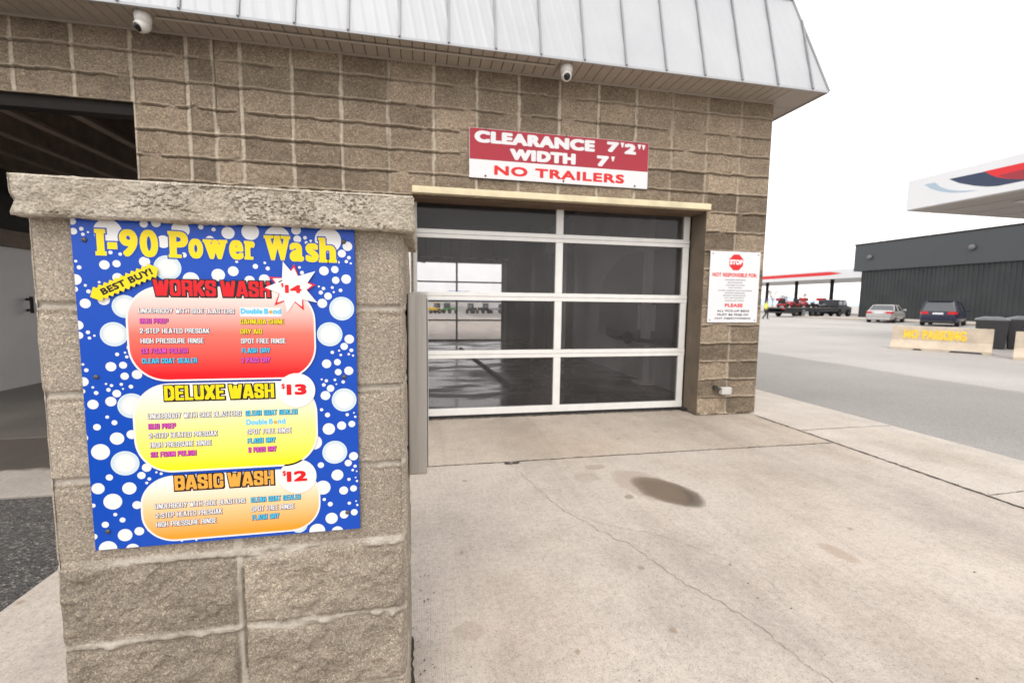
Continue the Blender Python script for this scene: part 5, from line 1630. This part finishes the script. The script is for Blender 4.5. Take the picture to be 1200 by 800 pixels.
def car(name, label, loc, rz, paint, Ln, Wd, belt, roof, hood, trunk, gx, glasstop, wagon=False):
    """car facing local +x with its tail at x = 0; stations of rounded cross sections, then a glass house"""
    t = thing(name, loc, label, 'car', rz, group='cars parked by the dark building')
    hw = Wd / 2
    st = []
    N = 22
    for i in range(N + 1):
        f = i / N
        x = Ln * f
        taper = 1 - 0.14 * max(0, (0.10 - f) / 0.10) ** 1.6 - 0.20 * max(0, (f - 0.86) / 0.14) ** 1.7
        if f < gx[0]: top = trunk - 0.06 * (1 - f / gx[0]) ** 2
        elif f < gx[3]: top = belt
        else: top = belt - (belt - hood) * ((f - gx[3]) / (1 - gx[3])) ** 1.2
        bot = 0.22 + 0.14 * max(0, (0.05 - f) / 0.05) + 0.05 * max(0, (f - 0.94) / 0.06)
        w_ = hw * taper
        half = [(0, bot), (w_ * .80, bot), (w_ * .95, bot + 0.08), (w_, bot + 0.26), (w_ * .99, (bot + top) / 2 + .08), (w_ * .95, top - 0.09), (w_ * .86, top - 0.02), (w_ * .5, top), (0, top + 0.008)]
        ring = [(x, y_, z_) for y_, z_ in half] + [(x, -y_, z_) for y_, z_ in half[-2:0:-1]]
        st.append(ring)
    k = len(st[0])
    vs = [p for r_ in st for p in r_]
    fs = [(i * k + j, i * k + (j + 1) % k, (i + 1) * k + (j + 1) % k, (i + 1) * k + j) for i in range(N) for j in range(k)]
    fs += [tuple(range(k - 1, -1, -1)), tuple(N * k + j for j in range(k))]
    b = MB().add(vs, fs).build('body', paint, t, local=True, smooth=True)
    md = b.modifiers.new('edge', 'BEVEL')
    md.width = 0.04
    md.segments = 2
    # glass house
    x0, x1, x2, x3 = [Ln * g for g in gx]
    wb, wr = hw * 0.90, hw * 0.70
    lo = [(x0, -wb, belt - .05), (x3, -wb, belt - .05), (x3, wb, belt - .05), (x0, wb, belt - .05)]
    hi = [(x1, -wr, roof - .05), (x2, -wr, roof - .05), (x2, wr, roof - .05), (x1, wr, roof - .05)]
    MB().add(lo + hi, [(0, 1, 5, 4), (1, 2, 6, 5), (2, 3, 7, 6), (3, 0, 4, 7), (4, 5, 6, 7), (3, 2, 1, 0)]).build('windows', glasstop, t, local=True, bevel=0.05)
    rf = [(x1 + .02, -wr * 1.03, roof - .055), (x2 - .02, -wr * 1.03, roof - .055), (x2 - .02, wr * 1.03, roof - .055), (x1 + .02, wr * 1.03, roof - .055)]
    rf2 = [(x1 + .12, -wr * .86, roof), (x2 - .15, -wr * .86, roof), (x2 - .15, wr * .86, roof), (x1 + .12, wr * .86, roof)]
    MB().add(rf + rf2, [(0, 1, 5, 4), (1, 2, 6, 5), (2, 3, 7, 6), (3, 0, 4, 7), (4, 5, 6, 7), (3, 2, 1, 0)]).build('roof', paint, t, local=True, bevel=0.03)
    pl_ = MB()
    for s_ in (-1, 1):
        for (xa, xb) in ((x0, x1), (x3, x2), ((x1 * .45 + x2 * .55), (x1 * .45 + x2 * .55))):
            pl_.tube((xa, s_ * wb * 1.005, belt - .04), (xb, s_ * wr * 1.02, roof - .04), 0.035, n=6)
    pl_.build('pillars', paint, t, local=True)
    if wagon:
        MB().box(x1 - 0.12, x1 + 0.15, -wr * .9, wr * .9, roof - 0.025, roof + 0.012).build('rear_spoiler', paint, t, local=True, bevel=0.01)
        lz0, lz1 = belt - 0.20, belt - 0.02
    else:
        lz0, lz1 = trunk - 0.26, trunk - 0.11
    for s_ in (-1, 1):
        MB().add([(-0.012, s_ * hw * .46, lz0), (-0.012, s_ * hw * .84, lz0 - .01), (0.24, s_ * hw * .955, lz0), (-0.012, s_ * hw * .50, lz1), (-0.012, s_ * hw * .84, lz1), (0.24, s_ * hw * .955, lz1),
                  (0.10, s_ * hw * .46, lz0), (0.10, s_ * hw * .50, lz1)],
                 [(0, 1, 4, 3), (1, 2, 5, 4), (6, 2, 1, 0), (3, 4, 5, 7), (0, 3, 7, 6), (2, 6, 7, 5)]).build('tail_light', M['taillamp'], t, local=True)
        MB().box(x3 - 0.25, x3 - 0.12, s_ * (hw + .0) - 0.02 if s_ > 0 else -hw - 0.18, s_ * hw + 0.18 if s_ > 0 else -hw + 0.02, belt - .02, belt + .13).build('mirror', paint, t, local=True, bevel=0.03)
        hl_ = MB().box(Ln - 0.16, Ln - 0.03, s_ * hw * .55 - .14, s_ * hw * .55 + .14, hood - .18, hood - .06)
        hl_.build('headlight', M['chrome'], t, local=True, bevel=0.02)
    MB().box(-0.03, 0.01, -0.27, 0.27, lz0 - .02, lz0 + .11).build('number_plate', M['boardwhite'], t, local=True, bevel=0.006)
    MB().box(-0.05, 0.16, -hw * .80, hw * .80, 0.25, 0.40).build('bumper', paint if not wagon else M['blacktrim'], t, local=True, bevel=0.04)
    for xw in (Ln * 0.20, Ln * 0.80):
        for s_ in (-1, 1):
            wheel(t, xw, s_ * (hw - 0.11), 0.325, 0.21, s_, M['tyre'], M['rim'])
    return t


silver = plain('silver_paint', (0.46, 0.45, 0.44, 1), 0.3, 0.35, var=0.05)
navy = plain('navy_paint', (0.022, 0.026, 0.055, 1), 0.25, 0.2, var=0.1)
car('parked_sedan', 'silver sedan parked nose-in at the dark ribbed building', (35.7, 28.7, -0.1), R(27), silver, 4.7, 1.82, 0.98, 1.46, 0.82, 1.02, (0.14, 0.27, 0.58, 0.74), M['carglass'])
car('parked_minivan', 'dark navy minivan parked behind the stencilled barrier, right of the silver sedan', (34.5, 23.75, -0.1), R(27), navy, 4.9, 1.98, 1.04, 1.76, 0.92, 1.03, (0.012, 0.075, 0.66, 0.82), M['carglass'], True)

# flatbed truck with red machines
p0 = Vector((38.3, 42.2, -0.1))
p1 = Vector((51.0, 46.0, -0.1))
ang = math.atan2(p1.y - p0.y, p1.x - p0.x)
LT = (p1 - p0).length
tk = thing('flatbed_truck', p0, 'black flatbed truck and long trailer loaded with red machines below the far canopy', 'truck', ang)
M['truck'] = plain('black_truck_paint', (0.02, 0.022, 0.03, 1), 0.35)
bed = MB().box(0, LT - 2.4, -1.2, 1.2, 0.86, 1.02).box(0.1, LT - 2.4, -1.15, -1.0, 0.6, 0.86).box(0.1, LT - 2.4, 1.0, 1.15, 0.6, 0.86).box(0.3, 2.2, -1.1, 1.1, 0.42, 0.62)
bed.build('flatbed', M['truck'], tk, local=True, bevel=0.02)
MB().box(-0.02, LT - 2.4, -1.22, 1.22, 1.02, 1.06).build('deck', plain('plank_deck', (0.24, 0.21, 0.19, 1), 0.8), tk, local=True)
MB().box(3.25, 3.75, -1.18, -1.05, 0.05, 0.86).build('mud_flap', M['rim'], tk, local=True)
cabp = [(LT - 2.5, 0.35), (LT + 0.9, 0.35), (LT + 1.0, 1.15), (LT - 0.1, 1.32), (LT - 0.5, 2.02), (LT - 2.4, 2.06)]
MB().prism(cabp, lambda a, b, q: (a, q, b), -1.0, 1.0).build('cab', M['truck'], tk, local=True, bevel=0.08)
for xa, xb in ((LT - 2.15, LT - 1.40), (LT - 1.15, LT - 0.55)):
    MB().box(xa, xb, -1.022, -1.0015, 1.42, 1.90).build('cab_window', plain('sky_toned_glass', (0.55, 0.58, 0.60, 1), 0.08), tk, local=True, bevel=0.02)  # opaque pane, its pale colour stands for sky showing through the cab
MB().box(LT + 0.93, LT + 1.03, -0.9, -0.5, 0.9, 1.1).build('headlight', M['chrome'], tk, local=True)
MB().box(-0.05, -0.021, -1.1, -0.8, 0.88, 1.0).build('tail_light', M['taillamp'], tk, local=True)
for xw in (2.3, 5.5, 6.65, LT - 1.9, LT + 0.2):
    for s_ in (-1, 1):
        wheel(tk, xw, s_ * 0.95, 0.45, 0.26, s_, M['tyre'], M['rim'])
fwd, lft = Vector((math.cos(ang), math.sin(ang), 0)), Vector((-math.sin(ang), math.cos(ang), 0))
mred = plain('machine_red', (0.30, 0.025, 0.03, 1), 0.4)
mgreen = plain('machine_dull_grey', (0.12, 0.13, 0.125, 1), 0.5)
for i, (x_, lab, mm) in enumerate(((2.0, 'red machine at the tail of the flatbed trailer', mred), (4.6, 'red machine with raised seat in the middle of the flatbed trailer', mred), (7.6, 'small black implement with upright handle on the flatbed', M['steel_dark']), (9.4, 'small grey machine next to the truck cab on the flatbed', mgreen))):
    q = p0 + fwd * x_ + Vector((0, 0, 1.062))
    t = thing('loaded_machine', q, lab, 'machine', ang, group='machines on the flatbed')
    s_ = (1.0, 1.0, 0.6, 0.6)[i]
    MB().prism([(-0.9 * s_, 0.16), (1.0 * s_, 0.16), (1.05 * s_, 0.42 * s_ + .1), (0.35 * s_, 0.62 * s_ + .1), (-0.3 * s_, 0.36), (-0.9 * s_, 0.40)], lambda a, b, c: (a, c, b), -0.5 * s_, 0.5 * s_).build('body', mm, t, local=True, bevel=0.05)
    MB().box(-0.62 * s_, -0.2 * s_, -0.3 * s_, 0.3 * s_, 0.41, 0.50).box(-0.72 * s_, -0.60 * s_, -0.3 * s_, 0.3 * s_, 0.45, 0.85 * s_ + .1).build('seat', M['rubber'], t, local=True, bevel=0.02)
    MB().tube((0.25 * s_, 0, 0.5 * s_), (0.02, 0, 0.95 * s_ + .15), 0.03).tube((0.02, -.2, 0.95 * s_ + .15), (0.02, .2, 0.95 * s_ + .15), 0.03).build('handle', M['rubber'], t, local=True)
    for xx in (-0.6 * s_, 0.7 * s_):
        for yy in (-0.5 * s_, 0.5 * s_):
            MB().lathe([(0.05, -0.09), (0.22 * s_, -0.09), (0.22 * s_, 0.09), (0.05, 0.09)], (xx, yy, 0.22 * s_), (0, 1, 0), 14).build('wheel', M['tyre'], t, local=True)

# ------------------------------------------------------------------ person in hi-vis
def skin_body(name, mat, parent, joints, edges, sub=1):
    me = bpy.data.meshes.new(name)
    me.from_pydata([j[0] for j in joints], edges, [])
    me.materials.append(mat)
    o = bpy.data.objects.new(name, me)
    link(o, parent)
    o.modifiers.new('skin', 'SKIN')
    for i, j in enumerate(joints):
        me.skin_vertices[0].data[i].radius = j[1] if hasattr(j[1], '__len__') else (j[1], j[1])
    me.skin_vertices[0].data[0].use_root = True
    ss = o.modifiers.new('sub', 'SUBSURF')
    ss.levels = ss.render_levels = sub
    return o


pe = thing('person', (31.0, 35.2, -0.1), 'person in yellow hi-vis jacket walking at the tail of the flatbed truck', 'person', R(50))
pj_ = [((0, 0, 0.95), (0.16, 0.12)), ((0, 0.02, 1.25), (0.17, 0.12)), ((0, 0.02, 1.45), (0.13, 0.09)), ((0, 0.0, 1.55), 0.06), ((0, -0.02, 1.68), (0.095, 0.11)), ((0, -0.01, 1.77), 0.07),
       ((0.20, 0.02, 1.43), 0.065), ((0.26, 0.0, 1.15), 0.05), ((0.24, -0.14, 0.92), 0.035), ((0.24, -0.20, 0.84), 0.04),
       ((-0.20, 0.02, 1.43), 0.065), ((-0.26, 0.06, 1.15), 0.05), ((-0.24, 0.02, 0.90), 0.035), ((-0.24, -0.03, 0.82), 0.04),
       ((0.10, 0, 0.88), 0.10), ((0.11, -0.16, 0.50), 0.065), ((0.11, -0.12, 0.09), 0.045), ((0.11, -0.26, 0.04), 0.04),
       ((-0.10, 0, 0.88), 0.10), ((-0.11, 0.02, 0.48), 0.065), ((-0.11, 0.24, 0.12), 0.045), ((-0.11, 0.14, 0.04), 0.04)]
pe_e = [(0, 1), (1, 2), (2, 3), (3, 4), (4, 5), (2, 6), (6, 7), (7, 8), (8, 9), (2, 10), (10, 11), (11, 12), (12, 13), (0, 14), (14, 15), (15, 16), (16, 17), (0, 18), (18, 19), (19, 20), (20, 21)]
skin_body('body', plain('skin_and_dark_cloth', (0.35, 0.22, 0.16, 1), 0.7), pe, pj_, pe_e)
jk = [(p, (tuple(r + 0.022 for r in q) if hasattr(q, '__len__') else q + 0.022)) for p, q in pj_]
ji = [0, 1, 2, 6, 7, 8, 10, 11, 12]
mp_ = {a: i for i, a in enumerate(ji)}
skin_body('hi_vis_jacket', plain('hi_vis_yellow', (0.78, 0.85, 0.04, 1), 0.6), pe, [jk[i] for i in ji], [(mp_[a], mp_[b]) for a, b in pe_e if a in mp_ and b in mp_])
ti_ = [0, 14, 15, 16, 17, 18, 19, 20, 21]
mp_ = {a: i for i, a in enumerate(ti_)}
skin_body('dark_trousers', plain('dark_trousers', (0.02, 0.02, 0.025, 1), 0.8), pe, [(p, (tuple(r + .012 for r in q) if hasattr(q, '__len__') else q + .015)) for p, q in [pj_[i] for i in ti_]], [(mp_[a], mp_[b]) for a, b in pe_e if a in mp_ and b in mp_])
MB().lathe([(0.115, 0.0), (0.12, 0.05), (0.09, 0.11), (0.03, 0.135)], (0, -0.01, 1.71), n=16).build('cap', M['blacktrim'], pe, local=True, smooth=True)


# ------------------------------------------------------------------ machines seen through the wash bay
def tractor(loc, rz, m_, s_, label, cat='tractor'):
    t = thing('farm_tractor', loc, label, cat, rz, group='machines parked behind the car wash')
    MB().box(-0.2 * s_, 1.5 * s_, -0.32 * s_, 0.32 * s_, 0.55 * s_, 1.05 * s_).box(-0.9 * s_, -0.2 * s_, -0.5 * s_, 0.5 * s_, 0.5 * s_, 0.95 * s_).build('hood', m_, t, local=True, bevel=0.05)
    MB().prism([(-0.95 * s_, 0.95 * s_), (-0.1 * s_, 0.95 * s_), (-0.2 * s_, 1.75 * s_), (-0.85 * s_, 1.75 * s_)], lambda a, b, c: (a, c, b), -0.45 * s_, 0.45 * s_).build('cab', M['carglass'], t, local=True, bevel=0.04)
    MB().box(-0.95 * s_, -0.1 * s_, -0.5 * s_, 0.5 * s_, 1.76 * s_, 1.84 * s_).build('cab_roof', m_, t, local=True, bevel=0.03)
    for xw, rw_ in ((-0.6, 0.42), (1.15, 0.30)):
        for q in (-1, 1):
            wheel(t, xw * s_, q * 0.62 * s_, rw_ * s_, 0.26 * s_, q, M['tyre'], m_)
    return t


myel = plain('machine_yellow', (0.75, 0.52, 0.04, 1), 0.4)
mgrn = plain('tractor_green', (0.06, 0.28, 0.05, 1), 0.4)
mgry = plain('machine_grey', (0.30, 0.30, 0.31, 1), 0.5)


def ony(px, Y, z=-0.1):
    d_ = fw * F_PX + rt2 * (px - 600) - up2 * (352 - 400)
    return (d_.x * Y / d_.y, Y, z)


tractor(ony(509, 46), R(215), myel, 0.62, 'yellow tractor behind the car wash, seen through the bay')
tractor(ony(526, 47), R(50), mgrn, 0.62, 'green tractor behind the car wash, seen through the bay')
tractor(ony(553, 47), R(60), M['steel_dark'], 0.6, 'dark tractor behind the car wash, right of the green one')
tractor(ony(567, 48), R(120), M['steel_dark'], 0.6, 'dark tractor farther right behind the car wash, seen through the bay')
tractor(ony(583, 48), R(175), mgry, 0.6, 'pale grey tractor behind the car wash, rightmost through the bay')


# ------------------------------------------------------------------ bare trees far beyond the pumps
def bare_tree(loc, ht, seed, label):
    t = thing('bare_tree', loc, label, 'tree', group='bare trees beyond the fuel pumps')
    rg = random.Random(seed)
    bark = M['twig']
    trk, br = MB(), MB()
    trk.tube((0, 0, 0), (0.1, 0, ht * .35), ht * .022, ht * .016, 8)

    def grow(p, d, l, r, lev):
        q = p + d * l
        br.tube(p, q, r, r * .6, 5)
        if lev == 0: return
        for _ in range(3 if lev > 1 else 4):
            nd = (d + Vector((rg.uniform(-.75, .75), rg.uniform(-.75, .75), rg.uniform(-.1, .55)))).normalized()
            grow(p.lerp(q, rg.uniform(.55, 1)), nd, l * rg.uniform(.55, .8), r * .55, lev - 1)
    for _ in range(5):
        grow(Vector((0.1, 0, ht * .33)), Vector((rg.uniform(-.5, .5), rg.uniform(-.5, .5), 1)).normalized(), ht * .24, ht * .011, 4)
    trk.build('trunk', bark, t, local=True)
    br.build('crown', bark, t, local=True, fixn=False)


M['twig'] = plain('pale_twig', (0.30, 0.24, 0.18, 1), 0.9)
for px, Y, ht, lab in ((905, 120, 7.5, 'bare tan tree farthest left beyond the fuel pumps'), (916, 125, 6.0, 'short bare tree beside the tall one beyond the fuel pumps'), (941, 128, 6.5, 'bare tree between the middle canopy columns beyond the pumps')):
    d_ = fw * F_PX + rt2 * (px - 600) - up2 * (357 - 400)
    bare_tree((d_.x * Y / d_.y, Y, -0.1), ht, int(px), lab)


# ------------------------------------------------------------------ grit on the paving
gb = MB()
rg = random.Random(21)
spots = [(rg.uniform(0.05, 3.6), rg.uniform(0.6, 4.3)) for _ in range(150)]
spots += [(rg.uniform(2.95, 3.72), WY - abs(rg.gauss(0.03, 0.05)) - 0.01) for _ in range(110)]
spots += [(3.66 + rg.gauss(0, 0.02), rg.uniform(0.8, 4.2)) for _ in range(110)]
spots += [(rg.uniform(0.0, 2.9), 4.55 - abs(rg.gauss(0, 0.05))) for _ in range(90)]
spots += [(rg.uniform(-0.05, 0.04), rg.uniform(0.9, 2.2)) for _ in range(60)]
spots += [(rg.uniform(-1.65, -0.85), rg.uniform(0.9, 3.0)) for _ in range(40)]
for (x, y) in spots:
    r = rg.choice((0.0015, 0.002, 0.0025, 0.003, 0.004)) * rg.uniform(0.8, 1.3)
    vs = []
    for (a, b, c) in ((1, 0, 0), (0, 1, 0), (-1, 0, 0), (0, -1, 0), (0, 0, 1), (0, 0, -1)):
        k = r * rg.uniform(0.7, 1.3)
        vs.append((x + a * k, y + b * k, 0.001 + r * 0.55 + c * k * 0.6))
    gb.add(vs, [(0, 1, 4), (1, 2, 4), (2, 3, 4), (3, 0, 4), (1, 0, 5), (2, 1, 5), (3, 2, 5), (0, 3, 5)])
tag(gb.build('grit', plain('dark_grit', (0.18, 0.15, 0.125, 1), 0.95, var=0.5, scale=3)), kind='stuff')
